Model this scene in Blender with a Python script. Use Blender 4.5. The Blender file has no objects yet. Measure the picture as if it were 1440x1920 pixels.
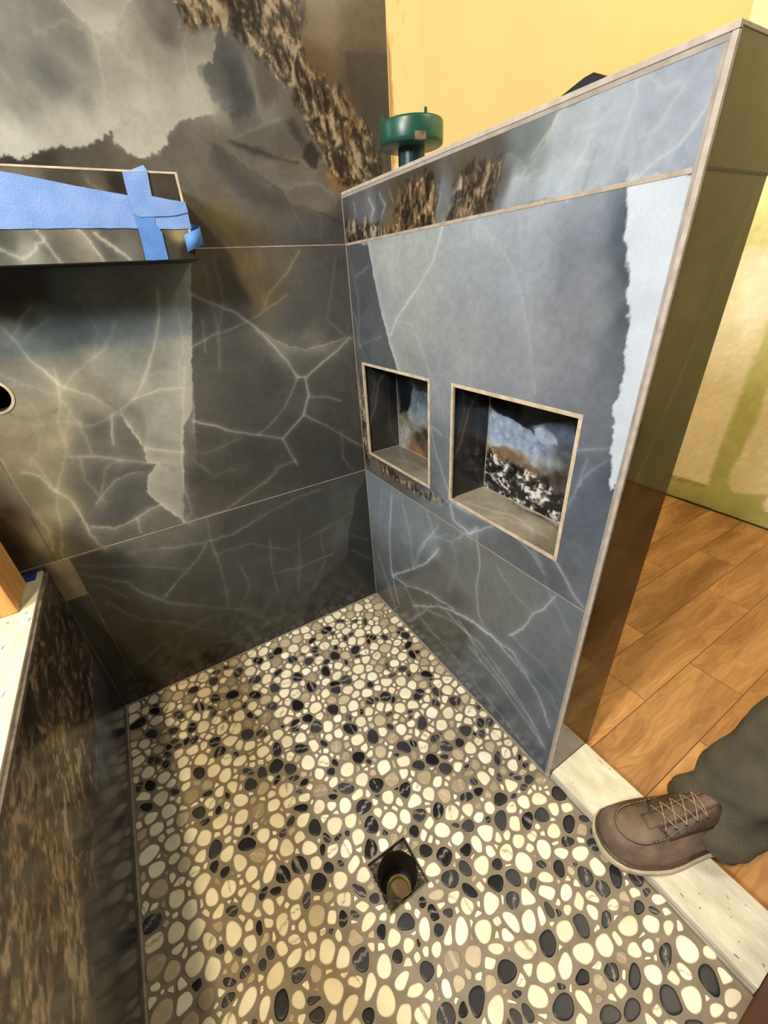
import bpy, bmesh, math, random
import numpy as np
from mathutils import Vector, Matrix

SC = bpy.context.scene
COL = SC.collection
# ------------------------------------------------------------------ camera, world, lights, exposure
cam_d = bpy.data.cameras.new('camera')
cam = bpy.data.objects.new('camera', cam_d)
COL.objects.link(cam)
_r = ((0.8514231757, -0.5211354234, -0.0591307554), (-0.3027106081, -0.3962099487, -0.8668239980), (0.4283044977, 0.7559335599, -0.4950956577))
_m = Matrix(((_r[0][0], -_r[1][0], -_r[2][0], -0.55936), (_r[0][1], -_r[1][1], -_r[2][1], -1.08350),
             (_r[0][2], -_r[1][2], -_r[2][2], 1.04823), (0, 0, 0, 1)))
cam.matrix_world = _m
cam_d.sensor_fit = 'VERTICAL'
cam_d.angle_y = 2 * math.atan(960 / 768.97)
cam_d.shift_x = 0.0007
cam_d.shift_y = 0.0004
cam_d.clip_start = 0.02
SC.camera = cam

world = bpy.data.worlds.new('world')
SC.world = world
world.use_nodes = True
world.node_tree.nodes['Background'].inputs[0].default_value = (0.75, 0.8, 0.9, 1)
world.node_tree.nodes['Background'].inputs[1].default_value = 0.04


def area(name, loc, target, size, energy, color, size_y=None, spread=math.pi):
    d = bpy.data.lights.new(name, 'AREA')
    d.energy = energy
    d.color = color
    d.size = size
    if size_y:
        d.shape = 'RECTANGLE'
        d.size_y = size_y
    d.spread = spread
    o = bpy.data.objects.new(name, d)
    COL.objects.link(o)
    o.location = loc
    v = Vector(target) - Vector(loc)
    o.rotation_euler = v.to_track_quat('-Z', 'Y').to_euler()
    return o


area('work_lamp', (-1.24, -1.0, 2.35), (-0.8, -0.6, 0.3), 0.14, 35, (1.0, 0.79, 0.46))
area('window_light', (-1.95, -1.05, 2.0), (0.0, -0.55, 0.9), 0.38, 56, (0.88, 0.94, 1.0))
area('shower_ceiling_light', (-0.45, -1.0, 2.6), (-0.5, -0.3, 0.4), 0.55, 1.0, (1.0, 0.90, 0.74))
area('room_ceiling_light', (0.85, -1.35, 2.5), (1.63, -0.55, 0.7), 0.5, 29, (1.0, 0.90, 0.70))
SC.view_settings.view_transform = 'Standard'
SC.view_settings.look = 'None'
SC.view_settings.exposure = 0.0
SC.view_settings.gamma = 1.0

# ------------------------------------------------------------------ measured data (metres; colours 0-255)
BACK_C = [[-0.5564,1.3916,132,128,116],[-0.5246,1.3646,112,110,102],[-0.4606,1.416,122,118,106],[-0.4736,1.3367,142,137,124],[-0.5753,1.3276,138,134,120],[-0.5432,1.2968,190,184,162],[-0.6007,1.2826,205,200,178],[-0.503,1.2996,195,188,165],[-0.4607,1.3274,190,182,160],[-0.3905,1.4378,168,160,140],[-0.3888,1.3927,172,165,145],[-0.387,1.3444,200,192,170],[-0.4195,1.2981,196,190,166],[-0.3733,1.3011,196,188,165],[-0.3212,1.4729,120,112,100],[-0.3111,1.4487,95,88,80],[-0.3446,1.4246,150,140,122],[-0.2956,1.3747,178,170,148],[-0.3026,1.4164,140,132,116],[-0.296,1.4703,105,96,85],[-0.4067,1.4601,150,144,128],[-0.404,1.4453,190,182,160],[-0.2767,1.3912,175,165,142],[-0.2209,1.3971,96,94,88],[-0.2142,1.3598,76,75,72],[-0.2239,1.4259,80,77,72],[-0.1551,1.357,128,120,106],[-0.1749,1.4171,118,112,100],[-0.2574,1.3521,165,156,138],[-0.2788,1.3653,182,172,150],[0.0098,1.5079,135,110,78],[0.0581,1.4995,120,98,72],[0.1125,1.5304,125,102,74],[0.0929,1.4559,98,84,68],[0.1008,1.3879,80,70,60],[0.0616,1.4105,95,78,60],[0.1168,1.3144,88,78,66],[-0.5164,1.2628,96,88,76],[-0.5875,1.2606,70,64,56],[-0.4346,1.2514,112,102,86],[-0.3684,1.2542,112,104,90],[-0.2759,1.2995,118,110,96],[-0.2867,1.2576,112,105,92],[-0.2404,1.2243,112,106,96],[-0.1922,1.2878,108,102,92],[-0.1727,1.2713,110,104,94],[-0.2717,1.1872,118,104,78],[-0.3014,1.2006,128,112,80],[-0.2578,1.1493,112,98,74],[-0.2266,1.129,104,92,70],[-0.1437,1.1684,98,94,86],[-0.1043,1.2467,100,92,80],[-0.0465,1.2865,120,108,90],[-0.0333,1.1891,92,88,82],[-0.039,1.147,94,90,84],[-0.1231,1.1374,92,88,80],[-0.3362,1.1501,96,86,70],[-0.1179,1.3094,92,84,74],[-0.1942,1.3295,112,106,96],[-0.3298,1.2133,112,104,90],[-0.3569,1.093,84,78,66],[-0.3066,1.091,74,68,60],[-0.2476,1.0886,102,90,70],[-0.2383,1.0454,92,82,66],[-0.183,1.0968,92,82,68],[-0.1322,1.0841,80,76,70],[-0.0511,1.0578,76,74,70],[-0.0641,0.9613,80,78,74],[-0.1519,0.9694,78,76,72],[-0.2812,1.048,72,68,62],[-0.3059,0.995,72,70,66],[-0.3235,0.8658,70,69,65],[-0.2581,0.8558,70,69,66],[-0.3701,0.933,72,71,68],[-0.1943,0.8924,100,98,92],[-0.1246,0.8631,84,83,78],[-0.1176,0.9089,112,108,100],[-0.1058,0.7749,76,76,74],[-0.0498,0.8241,80,78,74],[-0.0624,0.721,74,74,72],[-0.1853,0.7747,86,84,80],[-0.2252,0.7238,72,71,68],[-0.1629,0.6144,64,64,60],[-0.3441,0.7769,72,71,68],[-0.3695,0.6675,68,67,62],[-0.4271,0.7112,72,70,66],[-0.4521,0.6138,70,68,62],[-0.1371,0.6735,68,67,64],[-0.0624,0.571,60,60,58],[-0.4212,0.8311,82,80,74],[-0.4306,1.0058,104,108,108],[-0.4466,0.931,132,132,124],[-0.4715,0.8645,142,140,128],[-0.4921,0.7935,148,145,132],[-0.4972,0.8922,126,126,118],[-0.5497,1.0453,88,92,92],[-0.5694,0.9881,98,104,104],[-0.6252,1.0133,84,90,90],[-0.6202,1.0503,70,78,80],[-0.659,1.0164,88,96,98],[-0.7015,0.9733,100,106,104],[-0.5448,0.9435,112,116,112],[-0.5936,0.9178,130,130,120],[-0.5592,0.8674,142,138,124],[-0.6544,0.8837,132,126,110],[-0.6344,0.8577,126,120,106],[-0.7279,0.9068,120,116,104],[-0.7185,0.8623,132,124,104],[-0.7598,0.8262,132,122,98],[-0.7384,0.7864,138,128,102],[-0.7809,0.7732,110,98,76],[-0.8275,0.7253,80,68,50],[-0.8593,0.6586,60,48,34],[-0.8398,0.6246,84,72,54],[-0.8279,0.5919,120,106,80],[-0.8975,0.5767,55,46,36],[-0.702,0.7529,92,88,78],[-0.6577,0.7917,84,82,76],[-0.5976,0.8152,96,94,88],[-0.6756,0.6802,84,82,76],[-0.6394,0.6554,72,71,67],[-0.667,0.6065,74,72,67],[-0.7595,0.5951,80,76,68],[-0.7924,0.5634,84,80,70],[-0.7868,0.6334,118,108,82],[-0.5862,0.7497,94,92,84],[-0.6431,0.7115,98,94,86],[-0.5214,0.7738,150,146,134],[-0.5426,0.6407,132,128,116],[-0.5832,0.6085,100,96,88],[-0.6045,0.5382,96,92,82],[-0.6731,0.5162,98,92,80],[-0.5902,0.5002,92,88,78],[-0.7496,0.531,92,88,80],[-0.7009,1.056,30,28,26],[-0.7114,1.0303,50,50,48],[-0.6627,1.071,40,38,36],[-0.7299,1.0048,110,114,110],[-0.4995,1.0515,88,90,88],[-0.6602,0.3542,66,62,56],[-0.7287,0.4573,62,59,54],[-0.5122,0.3797,66,64,58],[-0.4391,0.3673,64,62,58],[-0.3804,0.2603,66,64,58],[-0.2816,0.2141,72,70,64],[-0.2547,0.3708,62,60,56],[-0.38,0.4191,64,62,58],[-0.1121,0.3158,82,80,74],[-0.0977,0.4328,78,76,70],[-0.1719,0.4383,68,66,62],[-0.0033,0.381,50,50,48],[-0.0373,0.2424,44,44,44],[-0.0773,0.1668,44,43,42],[-0.0419,0.0771,46,45,42],[-0.223,0.0922,56,54,50],[-0.1415,0.0756,62,60,54],[-0.3114,0.0405,60,58,52],[-0.4868,0.1615,60,57,50],[-0.5833,0.1029,66,62,52],[-0.6612,0.1052,66,60,48],[-0.4641,0.03,62,59,50],[-0.6379,0.0181,50,44,36],[-0.5558,0.0131,66,60,50],[-0.796,0.3309,62,58,48],[-0.7701,0.2172,58,52,40],[-0.7408,0.0883,60,54,42],[-0.8093,0.4272,60,57,50],[-0.7204,0.2895,64,60,52],[-0.665,0.1965,62,57,48]]
BACK_V = [[[[-0.6305,1.2625],[-0.6184,1.2659],[-0.5855,1.2656],[-0.5472,1.2762],[-0.5006,1.2841],[-0.4549,1.308],[-0.4511,1.2945],[-0.4178,1.2701],[-0.378,1.2854],[-0.3488,1.3143],[-0.3204,1.3369],[-0.2691,1.3458]],[222,216,192],0.75,42,2.5,9],[[[-0.6317,1.2597],[-0.6195,1.2631],[-0.5867,1.2627],[-0.5483,1.2733],[-0.5016,1.2811],[-0.4562,1.3043]],[40,34,28],0.35,1,14,9],[[[-0.3218,1.3323],[-0.2703,1.341],[-0.2666,1.3359]],[40,34,28],0.25,1,12,5],[[[-0.4692,1.4622],[-0.4491,1.4478],[-0.4279,1.4327],[-0.4108,1.4369],[-0.3907,1.4564],[-0.3692,1.4779]],[205,198,176],0.55,40,3,7],[[[-0.4355,1.4438],[-0.44,1.3868],[-0.4478,1.3527],[-0.4542,1.3102]],[205,198,175],0.4,14,14,5],[[[-0.583,1.3765],[-0.5726,1.3343],[-0.5713,1.3016]],[205,198,175],0.2,12,12,5],[[[-0.5245,1.4194],[-0.4747,1.4382],[-0.4536,1.4352]],[205,198,175],0.2,14,14,5],[[[-0.1801,1.4312],[-0.1695,1.4026],[-0.1715,1.3636],[-0.1634,1.3442]],[185,176,156],0.4,9,9,3],[[[-0.2699,1.4676],[-0.2918,1.4381],[-0.2971,1.4031],[-0.2927,1.3677],[-0.305,1.3404]],[205,198,175],0.35,20,20,6],[[[-0.2309,1.4598],[-0.245,1.4198],[-0.2728,1.4059],[-0.2647,1.3741],[-0.2625,1.344]],[205,198,175],0.35,2.5,38,8],[[[-0.2424,1.3082],[-0.1952,1.3254],[-0.1281,1.3495]],[205,198,175],0.3,5,5,2],[[[-0.2426,1.3074],[-0.2015,1.2966],[-0.1406,1.2844],[-0.0987,1.2793]],[40,34,28],0.5,5,4,3],[[[-0.2826,1.3056],[-0.2504,1.297],[-0.2235,1.2733],[-0.2095,1.2609],[-0.1773,1.2488],[-0.147,1.2313],[-0.1298,1.2098],[-0.0872,1.1937],[-0.018,1.1767]],[175,150,105],0.35,12,2,4],[[[-0.2241,1.2707],[-0.1783,1.2442],[-0.1455,1.2267]],[40,34,28],0.45,2,4,4],[[[-0.1118,1.2033],[-0.0607,1.1909],[-0.0125,1.1746]],[40,34,28],0.5,2,4,4],[[[-0.1854,1.2663],[-0.1462,1.2859],[-0.0979,1.2839],[-0.0625,1.2671]],[175,150,105],0.3,14,5,6],[[[-0.1792,1.2396],[-0.1316,1.2346],[-0.0662,1.2432],[-0.0216,1.2248]],[205,198,175],0.22,14,6,6],[[[-0.1273,1.1883],[-0.1013,1.1476],[-0.0671,1.1473],[-0.061,1.1889]],[170,166,150],0.18,8,8,4],[[[-0.3409,1.247],[-0.3216,1.2047],[-0.2808,1.1495],[-0.2476,1.0886],[-0.2326,1.0116]],[175,150,105],0.22,26,3,4],[[[-0.2241,1.129],[-0.2273,1.0055]],[175,150,105],0.15,10,10,2],[[[-0.3731,1.1053],[-0.3929,1.0342],[-0.4069,0.9712],[-0.4337,0.8825],[-0.4476,0.8104],[-0.4613,0.7471]],[190,186,170],0.55,1.5,34,3],[[[-0.4515,1.0533],[-0.4681,0.9987],[-0.4912,0.9477],[-0.5319,0.886],[-0.5595,0.8498],[-0.6173,0.8192],[-0.625,0.7966],[-0.6356,0.7591]],[205,198,175],0.5,5,5,2],[[[-0.5657,0.8474],[-0.5074,0.8585],[-0.4572,0.8536]],[205,198,175],0.45,4,4,1.5],[[[-0.3922,1.0445],[-0.3477,1.0203],[-0.3046,1.0005],[-0.2626,0.9621],[-0.2307,0.9223],[-0.1978,0.8733],[-0.1782,0.8341]],[190,186,172],0.6,5,5,2],[[[-0.1782,0.8341],[-0.153,0.8301],[-0.11,0.8569],[-0.0589,0.8816],[-0.0128,0.9128]],[190,186,172],0.65,4,4,2],[[[-0.2619,0.9656],[-0.2283,0.9344],[-0.1908,0.9112],[-0.1418,0.8987],[-0.0956,0.9023],[-0.0125,0.9155]],[190,186,172],0.45,2,20,3],[[[-0.1782,0.8341],[-0.2036,0.7923],[-0.2345,0.7551],[-0.2779,0.7233],[-0.3109,0.7055]],[170,166,150],0.4,4,4,2],[[[-0.1575,0.8308],[-0.1543,0.7835],[-0.177,0.7317],[-0.2486,0.6804],[-0.2339,0.6326],[-0.2209,0.5964]],[190,186,172],0.6,4,4,2],[[[-0.2486,0.6804],[-0.3178,0.7071],[-0.3819,0.7319],[-0.4159,0.7548],[-0.459,0.7735]],[190,186,172],0.5,4,6,2],[[[-0.177,0.7317],[-0.1179,0.6899],[-0.0711,0.6502],[0.0003,0.5938]],[190,186,172],0.42,4,4,2],[[[-0.4159,0.9386],[-0.3638,0.9577],[-0.3123,0.9683],[-0.2715,0.9805],[-0.2285,0.9998],[-0.1737,1.0268]],[170,166,150],0.4,3,3,2],[[[-0.3469,1.0975],[-0.348,1.0416],[-0.349,1.0151],[-0.3526,0.9541],[-0.3676,0.8848]],[170,166,150],0.25,8,8,3],[[[-0.3242,1.1115],[-0.3225,1.0505],[-0.3268,1.0188],[-0.3498,0.9653]],[170,166,150],0.25,5,5,3],[[[-0.124,1.1163],[-0.1686,1.0691],[-0.2152,1.0329],[-0.2337,1.006]],[175,150,105],0.4,5,5,3],[[[-0.0304,1.1028],[-0.0513,1.0342],[-0.0732,0.9621],[-0.0224,0.9152]],[170,166,150],0.25,4,4,2],[[[-0.1567,0.7781],[-0.1067,0.7691],[-0.0591,0.7483]],[170,166,150],0.35,4,4,2],[[[-0.4451,0.8961],[-0.4615,0.8383],[-0.4856,0.766],[-0.5087,0.6891],[-0.5292,0.5989]],[205,198,175],0.4,12,3,3],[[[-0.6007,0.8219],[-0.5888,0.776],[-0.5788,0.7373],[-0.5841,0.7023],[-0.5626,0.6923],[-0.5896,0.6661],[-0.6052,0.6275],[-0.5882,0.592],[-0.5625,0.5504],[-0.5474,0.5206]],[215,208,186],0.65,26,2.5,5],[[[-0.5775,0.7343],[-0.5382,0.7177],[-0.5034,0.7033]],[205,198,175],0.45,5,5,2],[[[-0.7277,0.7508],[-0.6764,0.7387],[-0.6298,0.7185],[-0.58,0.697]],[190,186,172],0.4,6,6,2],[[[-0.7339,1.0143],[-0.7259,0.9951],[-0.7137,0.9533],[-0.6988,0.925],[-0.6849,0.8976]],[205,198,175],0.45,6,6,3],[[[-0.7295,0.9862],[-0.701,1.0203],[-0.6763,1.0409]],[190,186,172],0.3,8,8,3],[[[-0.7026,0.9266],[-0.6835,0.8941],[-0.6407,0.8679],[-0.6086,0.8294]],[205,198,175],0.35,8,18,4],[[[-0.7448,0.9786],[-0.7138,0.9844],[-0.659,1.0164]],[170,166,150],0.2,8,8,4],[[[-0.8127,0.7395],[-0.787,0.7221],[-0.7739,0.6807],[-0.7555,0.6572],[-0.7501,0.6062],[-0.7508,0.5591],[-0.7366,0.5099]],[195,185,150],0.6,9,9,4],[[[-0.7739,0.6807],[-0.7438,0.7263],[-0.7205,0.77],[-0.7133,0.8275],[-0.6931,0.8686],[-0.6831,0.9309]],[195,185,150],0.35,9,9,5],[[[-0.7739,0.6807],[-0.7944,0.6079],[-0.8206,0.5218]],[195,185,150],0.35,18,6,5],[[[-0.7852,0.7623],[-0.7772,0.7103],[-0.7731,0.6697]],[195,185,150],0.35,14,14,5],[[[-0.8218,0.6456],[-0.8187,0.6027],[-0.8294,0.5484]],[195,185,150],0.35,14,8,5],[[[-0.7436,0.8671],[-0.7431,0.8225],[-0.7725,0.771],[-0.8022,0.7426]],[195,185,150],0.25,14,14,6],[[[-0.6917,0.8345],[-0.7208,0.7822],[-0.7196,0.7323]],[195,185,150],0.2,8,8,5],[[[-0.7148,0.6298],[-0.6658,0.6704],[-0.6302,0.6834],[-0.6056,0.6819]],[190,186,172],0.45,3,16,4],[[[-0.8337,0.7752],[-0.833,0.689],[-0.8265,0.6336],[-0.8147,0.5868]],[195,185,150],0.3,14,8,5],[[[-0.7956,0.8666],[-0.7639,0.8383],[-0.7053,0.8486]],[40,34,28],0.25,8,5,6],[[[-0.7413,0.5796],[-0.7014,0.5555],[-0.6505,0.5675],[-0.6028,0.5846],[-0.5834,0.5873]],[205,198,175],0.45,4,14,4],[[[-0.6486,0.5699],[-0.6523,0.5242]],[205,198,175],0.4,4,4,2],[[[-0.7346,0.509],[-0.6861,0.5133],[-0.6404,0.5033]],[170,166,150],0.2,10,10,4],[[[-0.551,0.5219],[-0.448,0.5186],[-0.3832,0.5441],[-0.3167,0.5703],[-0.2797,0.5993],[-0.2218,0.6099]],[190,186,172],0.32,6,6,5],[[[-0.4864,0.6832],[-0.4484,0.6282],[-0.393,0.6278]],[170,166,150],0.2,6,12,5],[[[-0.4767,0.695],[-0.4323,0.6909],[-0.3597,0.7096]],[170,166,150],0.18,8,8,5],[[[-0.0701,0.6583],[-0.0749,0.5743],[-0.0398,0.5195]],[170,166,150],0.25,5,5,4],[[[-0.5233,0.6199],[-0.5253,0.5422],[-0.551,0.5219]],[190,186,172],0.25,8,8,4],[[[-0.7984,0.4883],[-0.6978,0.4401],[-0.5837,0.3816]],[170,166,150],0.2,6,6,4],[[[-0.696,0.4831],[-0.6144,0.4626],[-0.5245,0.4433],[-0.4372,0.4412],[-0.3367,0.4728],[-0.2338,0.4924],[-0.1634,0.4955]],[170,166,150],0.32,5,5,4],[[[-0.4944,0.5147],[-0.5026,0.4399],[-0.5004,0.3555],[-0.5046,0.2574],[-0.5142,0.1985]],[170,166,150],0.3,4,4,3],[[[-0.5177,0.437],[-0.5513,0.3967],[-0.6036,0.3608],[-0.6574,0.3186]],[170,166,150],0.3,5,5,3],[[[-0.806,0.4674],[-0.7618,0.43],[-0.724,0.398],[-0.7012,0.3502],[-0.6514,0.292],[-0.5534,0.2195],[-0.4535,0.1592]],[170,166,150],0.28,7,9,4],[[[-0.8258,0.4437],[-0.7695,0.4077],[-0.7378,0.3559]],[170,166,150],0.2,6,6,4],[[[-0.3461,0.3869],[-0.3595,0.2612],[-0.3577,0.1794]],[170,166,150],0.3,4,4,3],[[[-0.3595,0.2612],[-0.2763,0.2447],[-0.1562,0.2514]],[170,166,150],0.32,4,4,3],[[[-0.2563,0.3614],[-0.2694,0.2525],[-0.294,0.1635]],[170,166,150],0.28,4,4,3],[[[-0.0419,0.444],[-0.0808,0.3251],[-0.1027,0.2242],[-0.1573,0.1979],[-0.2131,0.159],[-0.2482,0.1243]],[110,107,100],0.45,1.5,38,6],[[[-0.089,0.3069],[-0.0149,0.2515]],[170,166,150],0.22,4,4,3],[[[-0.0808,0.2331],[-0.0113,0.1664]],[170,166,150],0.22,5,5,3],[[[-0.6555,0.0004],[-0.6512,0.0515],[-0.6119,0.0856],[-0.5685,0.0844],[-0.4751,0.0613],[-0.4182,0.0764]],[170,166,150],0.2,3,16,5],[[[-0.8364,0.0975],[-0.718,0.1636],[-0.6408,0.178],[-0.5768,0.1892]],[170,166,150],0.15,6,6,4],[[[-0.5114,0.197],[-0.4138,0.0979],[-0.3075,0.0632]],[170,166,150],0.15,9,9,5],[[[-0.7677,0.9334],[-0.7441,0.9095],[-0.6935,0.8796],[-0.6816,0.809],[-0.6834,0.7481]],[205,198,175],0.22,10,10,6],[[[-0.6935,0.8796],[-0.6396,0.9245],[-0.5796,0.9585],[-0.5487,1.0062]],[205,198,175],0.2,10,10,5],[[[-0.7598,0.8262],[-0.7045,0.8257],[-0.6632,0.805],[-0.6007,0.8219]],[205,198,175],0.2,8,8,5],[[[-0.5944,1.0485],[-0.5878,0.99],[-0.6205,0.911]],[205,198,175],0.15,16,16,6],[[[-0.7041,0.7472],[-0.714,0.6916],[-0.6979,0.6313]],[195,185,150],0.3,8,8,4],[[[-0.6962,0.652],[-0.672,0.7061],[-0.634,0.7223]],[190,186,172],0.25,6,10,4],[[[-0.4276,1.0161],[-0.4295,0.9515],[-0.4594,0.8865],[-0.4683,0.8144]],[205,198,175],0.25,12,12,4],[[[-0.3787,0.9904],[-0.3905,0.9239]],[170,166,150],0.25,5,5,3],[[[-0.5079,0.3965],[-0.4023,0.3902],[-0.2977,0.3277],[-0.1456,0.3597],[-0.0645,0.3815]],[170,166,150],0.2,5,5,4],[[[-0.7852,0.3621],[-0.737,0.2789],[-0.6346,0.2003],[-0.5499,0.106]],[170,166,150],0.18,6,8,5],[[[-0.4473,0.3318],[-0.4347,0.2439],[-0.5063,0.1497]],[170,166,150],0.18,4,4,3],[[[-0.1858,0.3442],[-0.1821,0.2359],[-0.2349,0.1461]],[170,166,150],0.18,4,4,3]]
BACK_MIN = [[[-0.3192,1.63],[-0.3057,1.5241],[-0.2922,1.4836],[-0.286,1.4588],[-0.2651,1.4517],[-0.234,1.4627],[-0.1946,1.4648],[-0.169,1.4434],[-0.133,1.4218],[-0.1126,1.4009],[-0.0882,1.3752],[-0.059,1.3308],[-0.0452,1.2958],[-0.0306,1.2589],[0.0011,1.2384],[0.0888,1.243],[0.1239,1.2648],[0.1123,1.3141],[0.0834,1.3501],[0.0453,1.3829],[0.0222,1.4107],[-0.0271,1.4179],[-0.0418,1.4401],[-0.0632,1.453],[-0.0509,1.4919],[-0.0288,1.5724],[-0.0271,1.6966]]]
BACK_TILE = [[[0.0356,1.4692],[0.1494,1.4777],[0.1363,1.2653],[0.1123,1.3141],[0.0834,1.3501],[0.0453,1.3829]]]
PONY_C = [[0.0704,1.1805,112,112,114],[0.0248,1.1548,80,76,72],[0.1427,1.176,125,125,126],[0.1773,1.1851,100,98,96],[0.2255,1.1475,127,107,75],[0.2475,1.1795,90,78,58],[0.3345,1.1551,70,60,48],[0.3347,1.1746,78,66,52],[0.3882,1.1628,135,138,142],[0.3739,1.1344,142,137,129],[0.4356,1.1767,96,84,68],[0.4241,1.1431,88,76,60],[0.4834,1.1878,94,82,68],[0.4749,1.15,110,100,88],[0.5055,1.1898,88,80,72],[0.5192,1.1625,96,94,90],[0.56,1.1961,122,128,126],[0.5768,1.1758,140,146,144],[0.5906,1.2001,120,126,124],[0.5422,1.1463,180,186,190],[0.6257,1.187,178,186,190],[0.6459,1.1623,190,196,202],[0.6898,1.1867,190,195,204],[0.6659,1.1378,186,194,202],[0.7487,1.1849,178,184,198],[0.7803,1.1957,182,188,202],[0.786,1.1432,176,184,200],[0.7308,1.1456,186,192,202],[0.609,1.1417,196,204,212],[0.0321,1.0542,86,88,90],[0.0372,1.0065,84,88,92],[0.0851,0.9586,96,100,104],[0.075,0.8944,84,88,92],[0.2189,1.0682,181,185,179],[0.168,1.0068,158,164,164],[0.2538,0.965,167,171,167],[0.3163,1.0814,177,181,177],[0.4136,1.0587,165,171,175],[0.4784,1.1078,167,173,179],[0.5861,1.1154,169,175,183],[0.5961,1.0498,159,165,173],[0.607,0.9784,149,153,161],[0.6177,0.9084,143,147,153],[0.6729,1.1044,145,153,163],[0.6851,1.0455,129,135,145],[0.7507,0.8894,108,114,126],[0.6644,0.9805,135,137,145],[0.4494,0.9357,159,163,165],[0.2485,0.8742,159,161,159],[0.3786,0.8233,153,157,161],[0.3806,0.6891,120,126,132],[0.4022,0.601,128,132,138],[0.7416,0.8167,112,118,130],[0.752,0.768,96,102,114],[0.7858,0.7716,86,94,108],[0.777,0.694,98,104,116],[0.7602,0.6113,108,114,124],[0.7773,0.5524,106,112,122],[0.7423,0.565,96,100,106],[0.6418,0.5793,104,108,110],[0.5379,0.5846,112,116,120],[0.4506,0.5929,128,132,136],[0.3276,0.5403,124,128,132],[0.3052,0.5854,90,88,84],[0.1772,0.5705,96,92,86],[0.0573,0.5728,112,108,100],[0.0226,0.6648,140,136,126],[-0.0,0.5903,70,62,54],[-0.0042,0.7553,96,94,90],[0.0332,0.821,100,98,94],[0.0066,0.8464,90,88,84],[0.1014,0.8837,100,104,106],[0.7906,1.0081,180,188,204],[0.8078,0.7798,100,108,120],[0.82,0.6963,110,116,128],[0.0438,0.4771,120,126,132],[0.1009,0.4051,128,134,140],[0.2203,0.3864,130,136,140],[0.3263,0.4238,134,138,142],[0.4367,0.4668,116,118,116],[0.4785,0.4266,108,108,102],[0.5367,0.3994,108,108,100],[0.652,0.5064,110,112,110],[0.6086,0.3705,106,108,106],[0.7467,0.4785,106,110,116],[0.7005,0.3668,106,110,114],[0.6832,0.2842,98,102,108],[0.7431,0.2761,92,98,106],[0.4454,0.243,78,78,70],[0.3234,0.1694,78,78,72],[0.402,0.1023,82,84,80],[0.2009,0.0518,86,86,80],[0.07,0.128,98,102,102],[0.0753,0.0066,76,76,72],[0.261,-0.0227,84,86,84],[0.378,-0.0639,92,96,100],[0.526,-0.0035,88,94,102],[0.558,0.1414,96,100,102],[0.6592,0.084,86,92,100],[0.749,0.0496,84,90,100],[0.7842,0.1981,92,98,108],[0.635,-0.0375,84,90,98],[0.2698,0.2372,88,88,84],[0.2156,0.3059,112,114,114],[0.3742,0.3258,96,96,90],[0.6842,1.0864,132,141,153],[0.7033,1.0326,136,141,150],[0.7142,0.9824,130,135,142],[0.7194,0.9211,128,133,142],[0.7208,1.0879,84,94,104],[0.732,1.0432,78,87,96],[0.7497,0.9838,84,92,102],[0.7503,0.9249,100,107,116],[0.721,1.0201,112,118,126]]
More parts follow.
